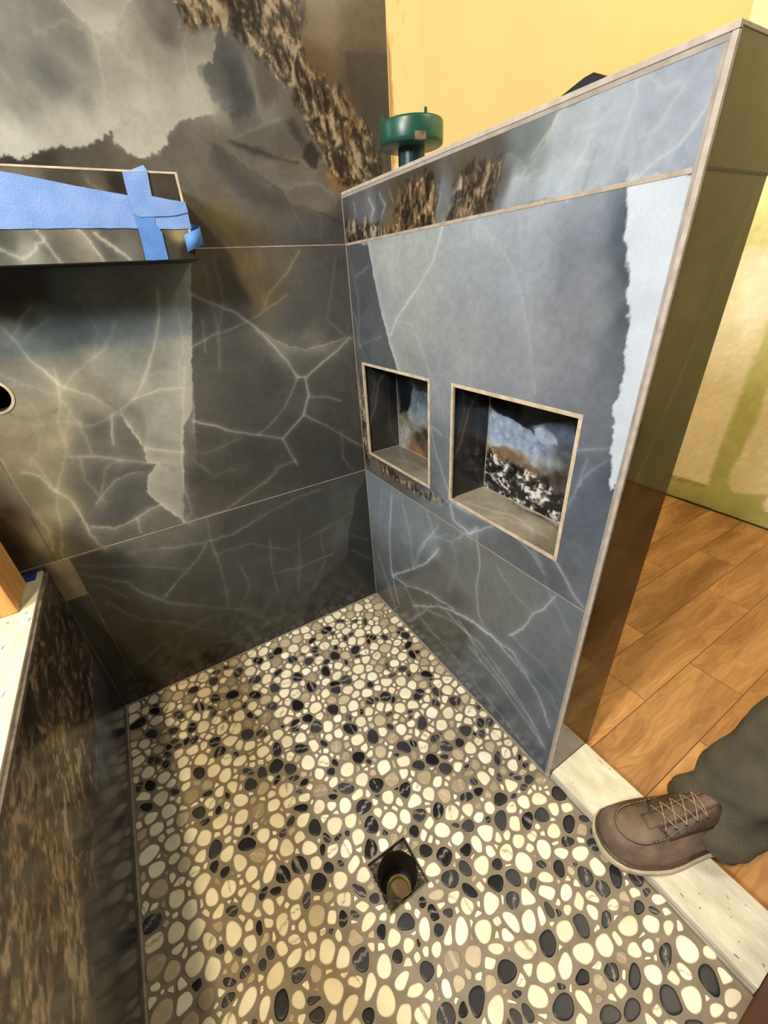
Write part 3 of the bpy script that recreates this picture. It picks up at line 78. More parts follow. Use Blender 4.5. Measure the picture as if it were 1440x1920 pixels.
PEB = [[-0.4147,-0.0598,0.0149,0.0019,0.0007,-0.0159,1,0.015],[-0.4808,-0.0612,0.0124,-0.0085,-0.0045,-0.0152,1,0.015],[-0.548,-0.0702,0.014,0.0102,0.005,-0.0137,1,0.0146],[-0.5106,-0.1287,0.0177,-0.0026,-0.0004,-0.0142,1,0.0142],[-0.4429,-0.1428,0.0142,0.0049,0.0017,-0.0089,1,0.0091],[-0.4693,-0.1916,0.0122,-0.0083,-0.0051,-0.0154,1,0.0147],[-0.6209,-0.0595,0.0131,-0.0018,0.0007,-0.016,1,0.0133],[-0.6792,-0.0578,0.0151,-0.002,0.0009,-0.0115,1,0.0115],[-0.6289,-0.1257,0.0084,0.0096,0.0081,-0.0142,1,0.0128],[-0.583,-0.1423,0.0185,-0.0052,-0.0006,-0.0154,1,0.0154],[-0.526,-0.1818,0.0158,-0.0106,-0.0035,-0.0119,1,0.0124],[-0.6752,-0.1292,0.0132,-0.0088,-0.0026,-0.0151,1,0.0154],[-0.6479,-0.1494,0.0087,-0.0059,-0.001,-0.0055,1,0.0056],[-0.6438,-0.1726,0.0093,0.0083,0.0037,-0.0073,1,0.0082],[-0.6009,-0.1989,0.011,0.0009,0.001,-0.0068,1,0.0069],[-0.6198,-0.2072,0.003,-0.0085,-0.0041,-0.0021,1,0.0047],[-0.5569,-0.2386,0.0038,-0.0117,-0.0064,-0.0029,1,0.007],[-0.7298,-0.1221,0.0131,-0.0087,-0.0019,-0.0137,1,0.0138],[-0.4953,-0.2473,0.0129,-0.0087,-0.0039,-0.0118,1,0.0124],[-0.7039,-0.1848,0.0092,0.011,0.0068,-0.0111,1,0.0131],[-0.7497,-0.1653,0.012,-0.002,0.0015,-0.0125,1,0.0121],[-0.5791,-0.2914,0.0146,-0.0096,-0.0044,-0.0161,1,0.0167],[-0.5459,-0.3105,0.0128,-0.0054,-0.0018,-0.0122,1,0.0123],[-0.6589,-0.2635,0.0135,0.0043,0.0045,-0.014,1,0.0141],[-0.7058,-0.2263,0.0105,0.0073,0.0037,-0.0078,1,0.0086],[-0.7509,-0.1998,0.0093,-0.0016,0.0011,-0.0085,1,0.0086],[-0.7453,-0.2199,0.0096,0.002,0.002,-0.0067,1,0.0069],[-0.6532,-0.2982,0.0145,0.0043,0.0043,-0.0134,1,0.0141],[-0.7877,-0.0692,0.0126,-0.0085,-0.0012,-0.0126,1,0.0127],[-0.8023,-0.1412,0.0143,-0.0096,-0.0012,-0.0142,1,0.0143],[-0.7708,-0.2297,0.0086,-0.0057,-0.0008,-0.0073,1,0.0073],[-0.8036,-0.2255,0.0141,-0.0093,-0.0011,-0.0126,1,0.0127],[-0.7781,-0.2537,0.0072,0.0038,0.0042,-0.0095,1,0.0081],[-0.7098,-0.3243,0.0137,0.0003,0.004,-0.0166,1,0.0137],[-0.6038,-0.3902,0.0123,-0.013,-0.0036,-0.006,1,0.007],[-0.5751,-0.4119,-0.0022,-0.0162,-0.0097,0.0043,1,0.0106],[-0.6069,-0.4239,0.0136,-0.0089,-0.0039,-0.0139,1,0.0144],[-0.5247,-0.3764,-0.006,-0.0177,-0.0101,0.0066,1,0.0121],[-0.5486,-0.4493,0.0083,0.0078,0.0035,-0.005,1,0.0061],[-0.8193,-0.2878,0.0129,-0.0084,-0.0011,-0.0137,1,0.0137],[-0.841,-0.2771,0.0069,0.0089,0.0055,-0.0079,1,0.0097],[-0.7678,-0.3384,0.0084,-0.0055,-0.001,-0.0077,1,0.0078],[-0.7005,-0.3873,0.0111,-0.0025,0.0007,-0.0066,1,0.0067],[-0.6613,-0.4178,-0.0005,-0.0086,-0.0048,0.0021,1,0.0052],[-0.8301,-0.3369,0.0128,-0.0083,-0.0008,-0.0106,1,0.0106],[-0.6182,-0.3284,0.0061,-0.004,-0.0015,-0.006,1,0.0062],[-0.6052,-0.0297,0.0114,-0.0014,0.0003,-0.0066,1,0.0067],[-0.5757,-0.0293,0.0086,-0.0059,-0.0014,-0.0061,1,0.0063],[-0.1823,-0.0548,0.013,-0.0091,-0.0033,-0.0067,1,0.0075],[-0.1396,-0.0846,0.0112,-0.0014,-0.0015,-0.006,1,0.0062],[-0.1109,-0.1083,-0.0064,-0.016,-0.0062,0.0024,1,0.0066],[-0.2415,-0.0662,0.0182,-0.0001,-0.0018,-0.0155,1,0.0156],[-0.2307,-0.0914,0.0072,-0.0028,-0.0022,-0.0068,1,0.0071],[-0.3023,-0.0816,0.0133,0.0047,0.001,-0.0089,1,0.009],[-0.2042,-0.1379,-0.0042,-0.0118,-0.0067,0.0026,1,0.0072],[-0.1797,-0.1323,0.0098,0.003,0.0004,-0.0066,1,0.0066],[-0.248,-0.1553,-0.0042,-0.0087,-0.0055,0.0038,1,0.0067],[-0.266,-0.1851,0.0129,-0.0088,-0.0076,-0.0158,1,0.0156],[-0.3146,-0.1475,0.0079,-0.0011,-0.0007,-0.0048,1,0.0048],[-0.1989,-0.2005,0.0177,0.0049,0.0009,-0.0142,1,0.0142],[-0.2055,-0.2283,0.0101,-0.0028,-0.0014,-0.0049,1,0.0051],[-0.2984,-0.1907,0.011,0.002,0.0004,-0.0086,1,0.0086],[-0.3446,-0.1562,0.0156,0.0013,0.0001,-0.0146,1,0.0146],[-0.3863,-0.1198,0.0119,-0.0082,-0.005,-0.0135,1,0.0145],[-0.2471,-0.2288,-0.0035,-0.0104,-0.0044,0.0018,1,0.0048],[-0.1456,-0.1944,-0.0042,-0.0102,-0.0055,0.0021,1,0.0059],[-0.1245,-0.1876,0.0092,-0.0063,-0.0056,-0.0097,1,0.0111],[-0.0914,-0.2091,0.0044,-0.0125,-0.0077,-0.0052,1,0.0093],[-0.026,-0.2095,0.0049,-0.0088,-0.0051,-0.0045,1,0.0067],[-0.0296,-0.2417,0.0055,-0.0167,-0.0107,-0.0068,1,0.0127],[-0.0453,-0.2819,0.0172,0.0055,0.0006,-0.0095,1,0.0095],[-0.0574,-0.3207,-0.0003,-0.0176,-0.0097,-0.002,1,0.0099],[-0.1463,-0.3133,-0.005,-0.0114,-0.0048,0.0019,1,0.0051],[-0.1134,-0.3501,0.0144,-0.0042,-0.0033,-0.0087,1,0.0093],[-0.1078,-0.3762,-0.0052,-0.0106,-0.0047,0.0019,1,0.005],[-0.1522,-0.3516,0.0117,-0.001,-0.0011,-0.0057,1,0.0058],[-0.0642,-0.4069,0.012,-0.0136,-0.0076,-0.0072,1,0.0105],[-0.3157,-0.2238,-0.0058,-0.0196,-0.0114,0.0046,1,0.0123],[-0.3975,-0.1934,0.0148,-0.0059,-0.0038,-0.016,1,0.0159],[-0.2781,-0.288,0.0134,-0.009,-0.0078,-0.0152,1,0.0162],[-0.3754,-0.2504,0.0043,-0.0185,-0.0132,-0.0052,1,0.0142],[-0.3126,-0.2807,0.0138,-0.0056,-0.003,-0.0095,1,0.0099],[-0.318,-0.3006,0.0125,-0.0084,-0.006,-0.0124,1,0.0138],[-0.2249,-0.3427,0.0081,-0.0055,-0.0053,-0.0091,1,0.0098],[-0.2527,-0.3896,0.009,-0.006,-0.0056,-0.0098,1,0.0109],[-0.2083,-0.4023,0.0117,-0.0117,-0.0101,-0.0117,1,0.0155],[-0.195,-0.4234,0.0081,0.0077,0.0033,-0.004,1,0.0051],[-0.1241,-0.4491,0.0191,0.0047,0.0016,-0.0144,1,0.0145],[-0.0785,-0.4698,-0.0042,-0.0154,-0.0084,0.001,1,0.0084],[-0.1009,-0.4987,0.0013,-0.0126,-0.0091,-0.002,1,0.0093],[-0.0528,-0.5248,0.0135,-0.0091,-0.0102,-0.0122,1,0.0159],[-0.4329,-0.2855,0.0137,-0.0092,-0.0071,-0.0183,1,0.0165],[-0.3529,-0.3543,0.0137,-0.0092,-0.0067,-0.0142,1,0.0157],[-0.3264,-0.4009,-0.0018,-0.0106,-0.006,0.0013,1,0.0061],[-0.4579,-0.3311,0.0134,0.0018,0.0011,-0.0073,1,0.0073],[-0.4654,-0.3509,0.0102,-0.0067,-0.0021,-0.0055,1,0.0059],[-0.4133,-0.3761,0.013,-0.0086,-0.0076,-0.0175,1,0.0156],[-0.3381,-0.4326,0.0139,-0.0133,-0.0095,-0.0126,1,0.0158],[-0.2285,-0.455,0.0097,-0.0011,-0.0008,-0.0052,1,0.0053],[-0.2457,-0.4868,0.0032,-0.0115,-0.0065,-0.0023,1,0.0069],[-0.1764,-0.4807,0.0083,-0.0018,-0.0013,-0.0043,1,0.0045],[-0.1845,-0.4948,0.0069,0.0023,0.0008,-0.0034,1,0.0035],[-0.1685,-0.527,0.0107,-0.0071,-0.0111,-0.0151,1,0.0129],[-0.085,-0.6063,0.0132,-0.0087,-0.0098,-0.0111,1,0.0147],[-0.2989,-0.485,0.0117,-0.0078,-0.0103,-0.0178,1,0.014],[-0.1655,-0.5783,0.0143,0.0003,-0.0004,-0.0084,1,0.0084],[-0.1546,-0.6113,0.0087,-0.0121,-0.012,-0.0075,1,0.0141],[-0.1194,-0.6228,0.0096,-0.0064,-0.0076,-0.0089,1,0.0116],[-0.246,-0.5528,0.0083,-0.0168,-0.0123,-0.0061,1,0.0137],[-0.2202,-0.5593,0.0,-0.0117,-0.0072,-0.0002,1,0.0073],[-0.415,-0.43,0.0054,-0.0101,-0.0057,-0.0039,1,0.0069],[-0.4704,-0.4097,0.0166,-0.009,-0.0038,-0.0124,1,0.013],[-0.272,-0.5595,0.0058,-0.0039,-0.0021,-0.0032,1,0.0038],[-0.1745,-0.6294,0.0085,-0.0068,-0.0039,-0.0041,1,0.0057],[-0.3559,-0.5118,0.0134,-0.0088,-0.0072,-0.0133,1,0.0151],[-0.3391,-0.5351,0.0026,-0.0076,-0.0049,-0.0016,1,0.0052],[-0.2405,-0.6109,0.0142,-0.0077,-0.0058,-0.0099,1,0.0115],[-0.1902,-0.6529,0.0133,-0.0087,-0.009,-0.0111,1,0.0143],[-0.144,-0.6772,0.0071,0.0009,0.0006,-0.0039,1,0.0039],[-0.412,-0.4908,0.0022,-0.0104,-0.0063,-0.001,1,0.0064],[-0.4293,-0.5048,0.009,-0.0059,-0.0038,-0.0082,1,0.009],[-0.5122,-0.4433,0.0128,-0.0084,-0.0054,-0.0146,1,0.0153],[-0.513,-0.4675,0.0125,-0.0054,-0.0014,-0.0073,1,0.0074],[-0.4946,-0.4916,0.0102,0.0017,0.002,-0.0076,1,0.0079],[-0.5128,-0.5049,0.0081,-0.0028,-0.0005,-0.0041,1,0.0042],[-0.4158,-0.5593,0.0156,-0.0121,-0.0066,-0.0106,1,0.0125],[-0.4498,-0.5589,0.0089,-0.0058,-0.0028,-0.0059,1,0.0065],[-0.3514,-0.592,0.0139,-0.0091,-0.0088,-0.015,1,0.0166],[-0.2997,-0.639,0.0104,-0.0068,-0.0108,-0.0158,1,0.0125],[-0.0373,-0.612,0.0077,-0.0051,-0.0099,-0.0107,1,0.0093],[-0.0562,-0.6359,0.007,-0.0046,-0.0066,-0.0071,1,0.0084],[-0.0679,-0.7039,0.0066,-0.0044,-0.0122,-0.0122,1,0.008],[-0.0243,-0.7525,0.0051,-0.0033,-0.0046,-0.0042,1,0.006],[-0.0218,-0.7324,0.003,-0.002,-0.0058,-0.0054,1,0.0036],[-0.0971,-0.7394,-0.0031,-0.0096,-0.0062,0.0012,1,0.0063],[-0.1531,-0.7128,0.0043,-0.0088,-0.0076,-0.0026,1,0.008],[-0.1596,-0.7349,0.0097,-0.0063,-0.0063,-0.0068,1,0.0093],[-0.1897,-0.7286,0.0162,-0.0058,-0.0037,-0.0082,1,0.009],[-0.0615,-0.7637,0.0072,-0.0057,-0.0042,-0.0033,1,0.0054],[-0.0424,-0.7802,0.0094,-0.0061,-0.0078,-0.007,1,0.0105],[-0.065,-0.7853,0.0067,-0.0044,-0.0059,-0.0053,1,0.0079],[-0.0984,-0.7859,0.0086,-0.0006,-0.0004,-0.0044,1,0.0044],[-0.1287,-0.7739,0.0123,-0.0081,-0.0106,-0.0105,1,0.0147],[-0.1577,-0.8045,0.0115,-0.0074,-0.0145,-0.0142,1,0.0137],[-0.1098,-0.8364,0.0105,-0.0068,-0.013,-0.0116,1,0.0125],[-0.1802,-0.7891,0.0055,-0.0035,-0.0044,-0.0046,1,0.0064],[-0.2469,-0.7587,0.0058,-0.0061,-0.0036,-0.0024,1,0.0043],[-0.2252,-0.7742,0.0119,-0.0077,-0.0077,-0.0086,1,0.0115],[-0.3022,-0.6992,0.0123,-0.0079,-0.008,-0.0111,1,0.0137],[-0.2614,-0.7152,0.0099,-0.0065,-0.0113,-0.0143,1,0.0119],[-0.3298,-0.7187,0.0088,-0.0057,-0.0071,-0.01,1,0.0104],[-0.2579,-0.804,0.0106,-0.0068,-0.0073,-0.0083,1,0.0111],[-0.33,-0.7602,0.0122,-0.0079,-0.0065,-0.0088,1,0.0109],[-0.3995,-0.6161,0.0178,-0.0015,0.0007,-0.0157,1,0.0157],[-0.4026,-0.6575,0.0134,-0.0086,-0.0084,-0.0147,1,0.0159],[-0.4257,-0.6946,0.0116,-0.0075,-0.0089,-0.0156,1,0.0138],[-0.4546,-0.6423,0.0047,-0.003,-0.0026,-0.0051,1,0.0056],[-0.478,-0.7401,0.0063,-0.0161,-0.0081,-0.001,1,0.0082],[-0.4591,-0.768,0.0071,-0.0077,-0.0065,-0.0044,1,0.0078],[-0.3158,-0.8239,0.0143,-0.0091,-0.0099,-0.0121,1,0.0156],[-0.2805,-0.8272,0.0008,-0.0145,-0.0109,0.001,1,0.011],[-0.221,-0.857,0.0093,-0.0059,-0.0068,-0.0069,1,0.0097],[-0.2096,-0.8896,0.0016,-0.0151,-0.0137,0.0006,1,0.0138],[-0.2446,-0.8774,0.0126,-0.0081,-0.0104,-0.0105,1,0.0148],[-0.2963,-0.8582,0.0068,-0.0156,-0.0086,-0.0013,1,0.0087],[-0.185,-0.917,0.0061,-0.0039,-0.0078,-0.0068,1,0.0072],[-0.2365,-0.9128,0.0103,-0.0066,-0.0108,-0.0102,1,0.0122],[-0.3516,-0.8612,0.0081,-0.0051,-0.0043,-0.0052,1,0.0067],[-0.3813,-0.8701,0.0084,-0.0053,-0.0053,-0.0068,1,0.0087],[-0.4264,-0.8292,0.0135,-0.0086,-0.0073,-0.0106,1,0.0129],[-0.4719,-0.8154,0.0075,-0.0048,-0.0053,-0.0087,1,0.0088],[-0.5029,-0.7674,0.0054,-0.0077,-0.0043,-0.0018,1,0.0046],[-0.5209,-0.8271,0.0134,-0.0084,-0.0073,-0.0132,1,0.0151],[-0.5246,-0.7613,0.0068,-0.0043,-0.0059,-0.0118,1,0.0081],[-0.4645,-0.8582,0.0083,-0.0052,-0.0049,-0.0075,1,0.0089],[-0.4318,-0.9002,0.0113,-0.0071,-0.0075,-0.0101,1,0.0125],[-0.3844,-0.823,0.006,-0.0038,-0.0052,-0.007,1,0.0072],[-0.315,-0.9733,0.0136,-0.0085,-0.0116,-0.0111,1,0.016],[-0.381,-0.9709,0.0115,-0.0071,-0.0124,-0.0136,1,0.0135],[-0.4343,-0.9567,0.0136,-0.0085,-0.0091,-0.0111,1,0.0144],[-0.4065,-0.9668,0.0066,-0.0041,-0.0063,-0.0071,1,0.0078],[-0.5418,-0.8895,0.0083,-0.0052,-0.0049,-0.0086,1,0.0098],[-0.32,-1.0008,0.0071,-0.0045,-0.0031,-0.0029,1,0.0043],[-0.3206,-1.0248,-0.0003,-0.0117,-0.0076,0.0018,1,0.0078],[-0.3401,-1.0178,-0.0015,-0.0113,-0.0075,0.0022,1,0.0078],[-0.01,-0.8379,-0.001,-0.0158,-0.0159,0.0003,1,0.0158],[-0.0762,-0.8461,0.0136,-0.0088,-0.0115,-0.0098,1,0.0151],[-0.0406,-0.8886,0.0114,-0.0074,-0.0141,-0.0107,1,0.0136],[-0.0056,-0.9001,0.0069,-0.0076,-0.0067,-0.0028,1,0.0072],[-0.0087,-0.9257,0.0063,-0.004,-0.0086,-0.006,1,0.0074],[-0.0303,-0.9399,-0.0006,-0.0122,-0.0115,0.0008,1,0.0115],[-0.0704,-0.9078,0.0111,-0.0071,-0.0079,-0.006,1,0.01],[-0.1469,-0.9048,0.0052,-0.0077,-0.0067,-0.002,1,0.007],[-0.1226,-0.9283,-0.0076,-0.0115,-0.011,0.0043,1,0.0119],[-0.0904,-0.9639,-0.0064,-0.0153,-0.0139,0.0036,1,0.0143],[-0.0405,-0.9952,-0.0112,-0.0153,-0.0113,0.004,1,0.012],[-0.0114,-1.0194,0.0025,-0.0121,-0.0123,-0.0,1,0.0123],[-0.1899,-0.9597,-0.0034,-0.0113,-0.0074,0.002,1,0.0077],[-0.1592,-1.0045,-0.0058,-0.0166,-0.0139,0.0039,1,0.0144],[-0.1136,-1.0227,0.0081,-0.0051,-0.0115,-0.0076,1,0.0096],[-0.048,-1.0455,0.0088,-0.0055,-0.0096,-0.0056,1,0.0104],[-0.028,-1.0627,0.0054,-0.0081,-0.0061,-0.0009,1,0.0061],[-0.2283,-0.9874,0.0127,-0.0081,-0.0156,-0.0129,1,0.015],[-0.0684,-1.1049,0.0091,-0.0058,-0.0154,-0.0082,1,0.0108],[-0.0388,-1.1584,-0.0095,-0.0155,-0.0151,0.0047,1,0.0158],[-0.1654,-1.0679,0.0106,-0.0067,-0.0114,-0.0074,1,0.0125],[-0.2111,-1.0464,0.0106,-0.0066,-0.0093,-0.0067,1,0.0115],[-0.1373,-1.0912,0.0087,-0.0054,-0.0166,-0.01,1,0.0103],[-0.114,-1.1376,-0.0049,-0.0163,-0.0177,0.0046,1,0.0171],[-0.1768,-1.1104,0.0114,-0.0071,-0.0125,-0.0075,1,0.0135],[-0.2668,-1.0508,0.0157,-0.0099,-0.0123,-0.0096,1,0.0156],[-0.2117,-1.0951,0.0142,-0.009,-0.0105,-0.0068,1,0.0125],[-0.7259,-0.4188,0.0133,-0.0086,-0.0024,-0.014,1,0.0143],[-0.6863,-0.4386,0.0067,0.0059,0.0043,-0.0065,1,0.0078],[-0.7181,-0.4456,0.0108,-0.0015,0.0014,-0.0072,1,0.0073],[-0.6402,-0.5151,0.0072,0.0069,0.0036,-0.0047,1,0.0059],[-0.648,-0.5417,0.0175,-0.0062,0.0,-0.0139,1,0.0139],[-0.7091,-0.5126,0.0124,0.013,0.0086,-0.0105,1,0.0135],[-0.7003,-0.565,0.0082,0.0061,0.005,-0.0069,1,0.0086],[-0.5216,-0.5401,0.0159,-0.0071,-0.0015,-0.008,1,0.0081],[-0.5515,-0.5526,0.0093,0.006,0.0042,-0.0065,1,0.0077],[-0.5106,-0.5938,0.0116,-0.0074,-0.0069,-0.0161,1,0.0137],[-0.4966,-0.6257,0.0024,-0.0116,-0.0067,0.0,1,0.0068],[-0.4752,-0.638,0.009,0.0016,0.0015,-0.0043,1,0.0046],[-0.5124,-0.6397,0.0046,-0.0035,-0.0055,-0.0093,1,0.0058],[-0.5647,-0.638,0.0161,-0.0103,-0.0055,-0.014,1,0.015],[-0.5986,-0.6353,0.014,-0.009,-0.0052,-0.0147,1,0.0156],[-0.5149,-0.6755,0.0089,-0.0057,-0.0043,-0.0093,1,0.0102],[-0.4906,-0.6823,0.0027,-0.007,-0.0043,-0.0007,1,0.0043],[-0.6427,-0.6421,0.0097,0.006,0.0042,-0.0057,1,0.007],[-0.6199,-0.6522,0.0106,-0.0021,0.001,-0.0073,1,0.0074],[-0.5731,-0.6988,0.0062,-0.0051,-0.0071,-0.0099,1,0.0081],[-0.7023,-0.6351,0.0113,-0.0032,0.0012,-0.009,1,0.009],[-0.6644,-0.6877,0.0053,-0.0029,-0.002,-0.0112,1,0.006],[-0.734,-0.6772,0.0055,-0.0056,-0.0043,-0.0049,1,0.0066],[-0.7056,-0.6988,0.0041,-0.0076,-0.0053,-0.0009,1,0.0054],[-0.6571,-0.7308,0.0065,-0.0025,0.0001,-0.0113,1,0.0069],[-0.6734,-0.7382,0.0065,-0.0041,-0.0023,-0.0075,1,0.0077],[-0.7028,-0.7302,0.0094,0.0037,0.0039,-0.0055,1,0.0067],[-0.7296,-0.7274,0.0104,-0.0066,-0.0014,-0.0057,1,0.0059],[-0.7359,-0.7468,0.0102,0.004,0.0044,-0.006,1,0.0075],[-0.623,-0.7842,0.0128,0.0012,0.0048,-0.0093,1,0.0105],[-0.6599,-0.8005,0.0103,-0.0073,-0.0093,-0.0182,1,0.0126],[-0.6119,-0.8263,0.0104,-0.0035,0.0004,-0.0065,1,0.0065],[-0.6132,-0.8433,0.011,-0.0068,-0.0041,-0.0095,1,0.0103],[-0.7044,-0.7954,0.0037,-0.0024,-0.001,-0.0035,1,0.0037],[-0.3128,-0.9148,0.0144,-0.0091,-0.0119,-0.0126,0,0.017],[-0.2738,-0.8934,0.0136,-0.0087,-0.0126,-0.013,0,0.0162],[-0.3469,-0.8932,0.0111,-0.007,-0.0135,-0.0156,0,0.0131],[-0.4908,-0.8559,0.0121,-0.0077,-0.0084,-0.0136,0,0.0144],[-0.5094,-0.8915,0.015,-0.0094,-0.0098,-0.0158,0,0.0177],[-0.465,-0.9355,0.0118,-0.0073,-0.008,-0.0109,0,0.0135],[-0.3616,-0.9959,0.0117,-0.0074,-0.0143,-0.0144,0,0.0138],[-0.234,-0.9499,0.0118,-0.0076,-0.014,-0.0125,0,0.0141],[-0.2604,-0.9331,0.0028,-0.0182,-0.011,0.0007,0,0.011],[-0.2655,-0.972,0.0183,-0.0115,-0.0108,-0.0096,0,0.0144],[-0.2775,-0.7499,0.0149,-0.0096,-0.0096,-0.012,0,0.0153],[-0.4023,-0.8554,0.0093,-0.0059,-0.0106,-0.0144,0,0.011],[-0.354,-0.829,0.0157,-0.0073,-0.0034,-0.0073,0,0.0081],[-0.4601,-0.7252,0.0091,-0.0104,-0.0131,-0.0094,0,0.0138],[-0.4691,-0.6667,0.0108,-0.007,-0.0085,-0.0166,0,0.0128],[-0.4396,-0.8569,0.0093,-0.0059,-0.006,-0.0086,0,0.0105],[-0.4002,-0.8882,0.0082,-0.0052,-0.0066,-0.0085,0,0.0098],[-0.473,-0.8873,0.0162,0.0031,0.0059,-0.0093,0,0.011],[-0.4618,-0.9069,0.0186,-0.0038,0.001,-0.0085,0,0.0086],[-0.4144,-0.9344,0.0083,-0.004,-0.0053,-0.0118,0,0.0093],[-0.3936,-0.9406,0.0088,-0.0055,-0.0077,-0.009,0,0.0104],[-0.2481,-0.8414,0.0153,-0.0071,-0.0085,-0.0142,0,0.0165],[-0.1904,-0.853,0.0123,-0.008,-0.0118,-0.0114,0,0.0147],[-0.4853,-0.7904,0.0176,0.0049,0.0055,-0.0091,0,0.0106],[-0.3099,-0.944,0.0127,-0.0081,-0.0058,-0.0059,0,0.0083],[-0.259,-0.7804,0.0116,-0.0075,-0.0091,-0.0106,0,0.0137],[-0.2318,-0.8087,-0.0017,-0.0169,-0.0109,0.0016,0,0.011],[-0.1216,-0.8903,0.0143,-0.0055,-0.0098,-0.0155,0,0.0154],[-0.0557,-0.8213,0.0149,-0.0097,-0.0111,-0.0094,0,0.0145],[-0.0657,-0.9352,0.0157,-0.0101,-0.0117,-0.0085,0,0.0145],[-0.0789,-0.8803,0.0125,-0.0081,-0.012,-0.0096,0,0.0149],[-0.0881,-1.0502,0.0173,-0.011,-0.0135,-0.0082,0,0.0158],[-0.1453,-1.0425,0.0144,-0.0091,-0.0152,-0.0102,0,0.017],[-0.1849,-1.0292,0.0176,-0.0111,-0.0124,-0.009,0,0.0153],[-0.1883,-0.9936,0.0147,-0.0093,-0.0138,-0.0106,0,0.0174],[-0.1096,-1.1067,0.0165,-0.0041,-0.0033,-0.0115,0,0.012],[-0.063,-1.1324,-0.0003,-0.0118,-0.0099,0.0015,0,0.01],[-0.0855,-1.1544,0.0176,-0.0065,-0.0097,-0.0129,0,0.0161],[-0.2258,-1.0225,0.0115,-0.0072,-0.0151,-0.0117,0,0.0136],[-0.0315,-1.121,0.0201,-0.005,-0.0065,-0.0161,0,0.0173],[-0.0286,-1.1878,0.0131,-0.0082,-0.0119,-0.005,0,0.0128],[-0.0645,-1.1808,0.0105,-0.0067,-0.0085,-0.0038,0,0.0093],[-0.0044,-1.1432,0.0103,-0.0016,-0.0008,-0.0093,0,0.0093],[-0.0295,-1.0888,0.0084,-0.0054,-0.0107,-0.0057,0,0.01],[-0.0061,-1.0587,0.0124,-0.0079,-0.0082,-0.0045,0,0.0093],[-0.0837,-1.0183,0.0089,-0.0057,-0.0093,-0.006,0,0.0105],[-0.1067,-0.9901,0.0033,-0.0121,-0.01,-0.0002,0,0.01],[-0.142,-0.9598,0.0108,-0.0069,-0.0111,-0.0086,0,0.0128],[-0.1561,-0.9235,0.0099,-0.012,-0.0093,-0.0033,0,0.0099],[-0.1244,-1.0043,-0.0029,-0.0121,-0.0097,0.0021,0,0.0099],[-0.1205,-1.0488,-0.0026,-0.01,-0.0093,0.0021,0,0.0095],[-0.1082,-1.0738,0.0126,-0.0044,-0.006,-0.0095,0,0.0113],[-0.0835,-1.0829,0.0103,-0.0065,-0.0088,-0.005,0,0.0101],[-0.1405,-1.1153,0.0077,-0.0049,-0.0095,-0.0054,0,0.0091],[-0.1928,-1.0651,0.0013,-0.0117,-0.0116,0.0015,0,0.0118],[-0.2332,-1.064,-0.0018,-0.0145,-0.0103,0.0025,0,0.0106],[-0.2598,-1.0097,0.0152,-0.0096,-0.0109,-0.0091,0,0.0142],[-0.5788,-0.8336,0.0174,-0.0058,0.0005,-0.0179,0,0.0179],[-0.6575,-0.7644,0.0111,-0.0111,-0.0146,-0.0127,0,0.0157],[-0.6213,-0.7603,0.006,-0.0089,-0.0167,-0.0056,0,0.0107],[-0.7083,-0.6684,0.0146,-0.0092,-0.0045,-0.0185,0,0.0173],[-0.6249,-0.7062,0.0108,-0.0068,-0.0061,-0.0176,0,0.0128],[-0.577,-0.5953,0.0123,-0.0105,-0.0092,-0.0148,0,0.0161],[-0.5034,-0.7064,0.0126,-0.0081,-0.0071,-0.0143,0,0.015],[-0.5772,-0.5344,0.0154,-0.01,-0.0054,-0.0159,0,0.0168],[-0.6369,-0.4451,0.0156,-0.0101,-0.0039,-0.0151,0,0.0156],[-0.6206,-0.6161,0.0082,-0.0102,-0.0162,-0.0132,0,0.0131],[-0.6889,-0.5359,0.0083,-0.0116,-0.0128,-0.0098,0,0.0143],[-0.7077,-0.7671,0.0087,-0.0095,-0.0155,-0.0108,0,0.0129],[-0.6857,-0.7895,0.0072,-0.0057,-0.0085,-0.0131,0,0.0092],[-0.5632,-0.8645,0.0065,-0.0073,-0.0175,-0.0083,0,0.0097],[-0.5427,-0.8449,0.0121,-0.0076,-0.004,-0.0075,0,0.0085],[-0.6696,-0.5661,0.0135,-0.0086,-0.004,-0.0157,0,0.016],[-0.7493,-0.6552,0.0117,-0.0074,-0.0027,-0.014,0,0.0139],[-0.4715,-0.6136,0.0097,-0.0155,-0.016,-0.0086,0,0.0182],[-0.4853,-0.5604,0.0086,-0.0103,-0.012,-0.0112,0,0.0135],[-0.4334,-0.5908,0.013,-0.0085,-0.0078,-0.0153,0,0.0155],[-0.5969,-0.7728,0.0114,0.0012,0.0041,-0.0085,0,0.0094],[-0.6133,-0.7391,0.0105,-0.0066,-0.003,-0.0081,0,0.0086],[-0.6398,-0.6675,0.0115,-0.0034,0.0011,-0.0149,0,0.012],[-0.732,-0.5923,0.0114,-0.0073,-0.0034,-0.0171,0,0.0135],[-0.6337,-0.8118,0.0106,-0.0066,-0.0044,-0.0112,0,0.012],[-0.5356,-0.6219,0.0157,-0.0101,-0.005,-0.0122,0,0.0132]]


# ------------------------------------------------------------------ helpers
def lin(c):
    c = np.asarray(c, float)
    return np.where(c <= 0.04045, c / 12.92, ((np.maximum(c, 0) + 0.055) / 1.055) ** 2.4)


def rgb(r, g, b):
    t = lin(np.array([r, g, b]) / 255.0)
    return (float(t[0]), float(t[1]), float(t[2]), 1.0)


def link(o, parent=None):
    COL.objects.link(o)
    if parent is not None:
        o.parent = parent
    return o


def tag(o, label=None, cat=None, group=None, kind=None):
    if label: o['label'] = label
    if cat: o['category'] = cat
    if group: o['group'] = group
    if kind: o['kind'] = kind
    return o


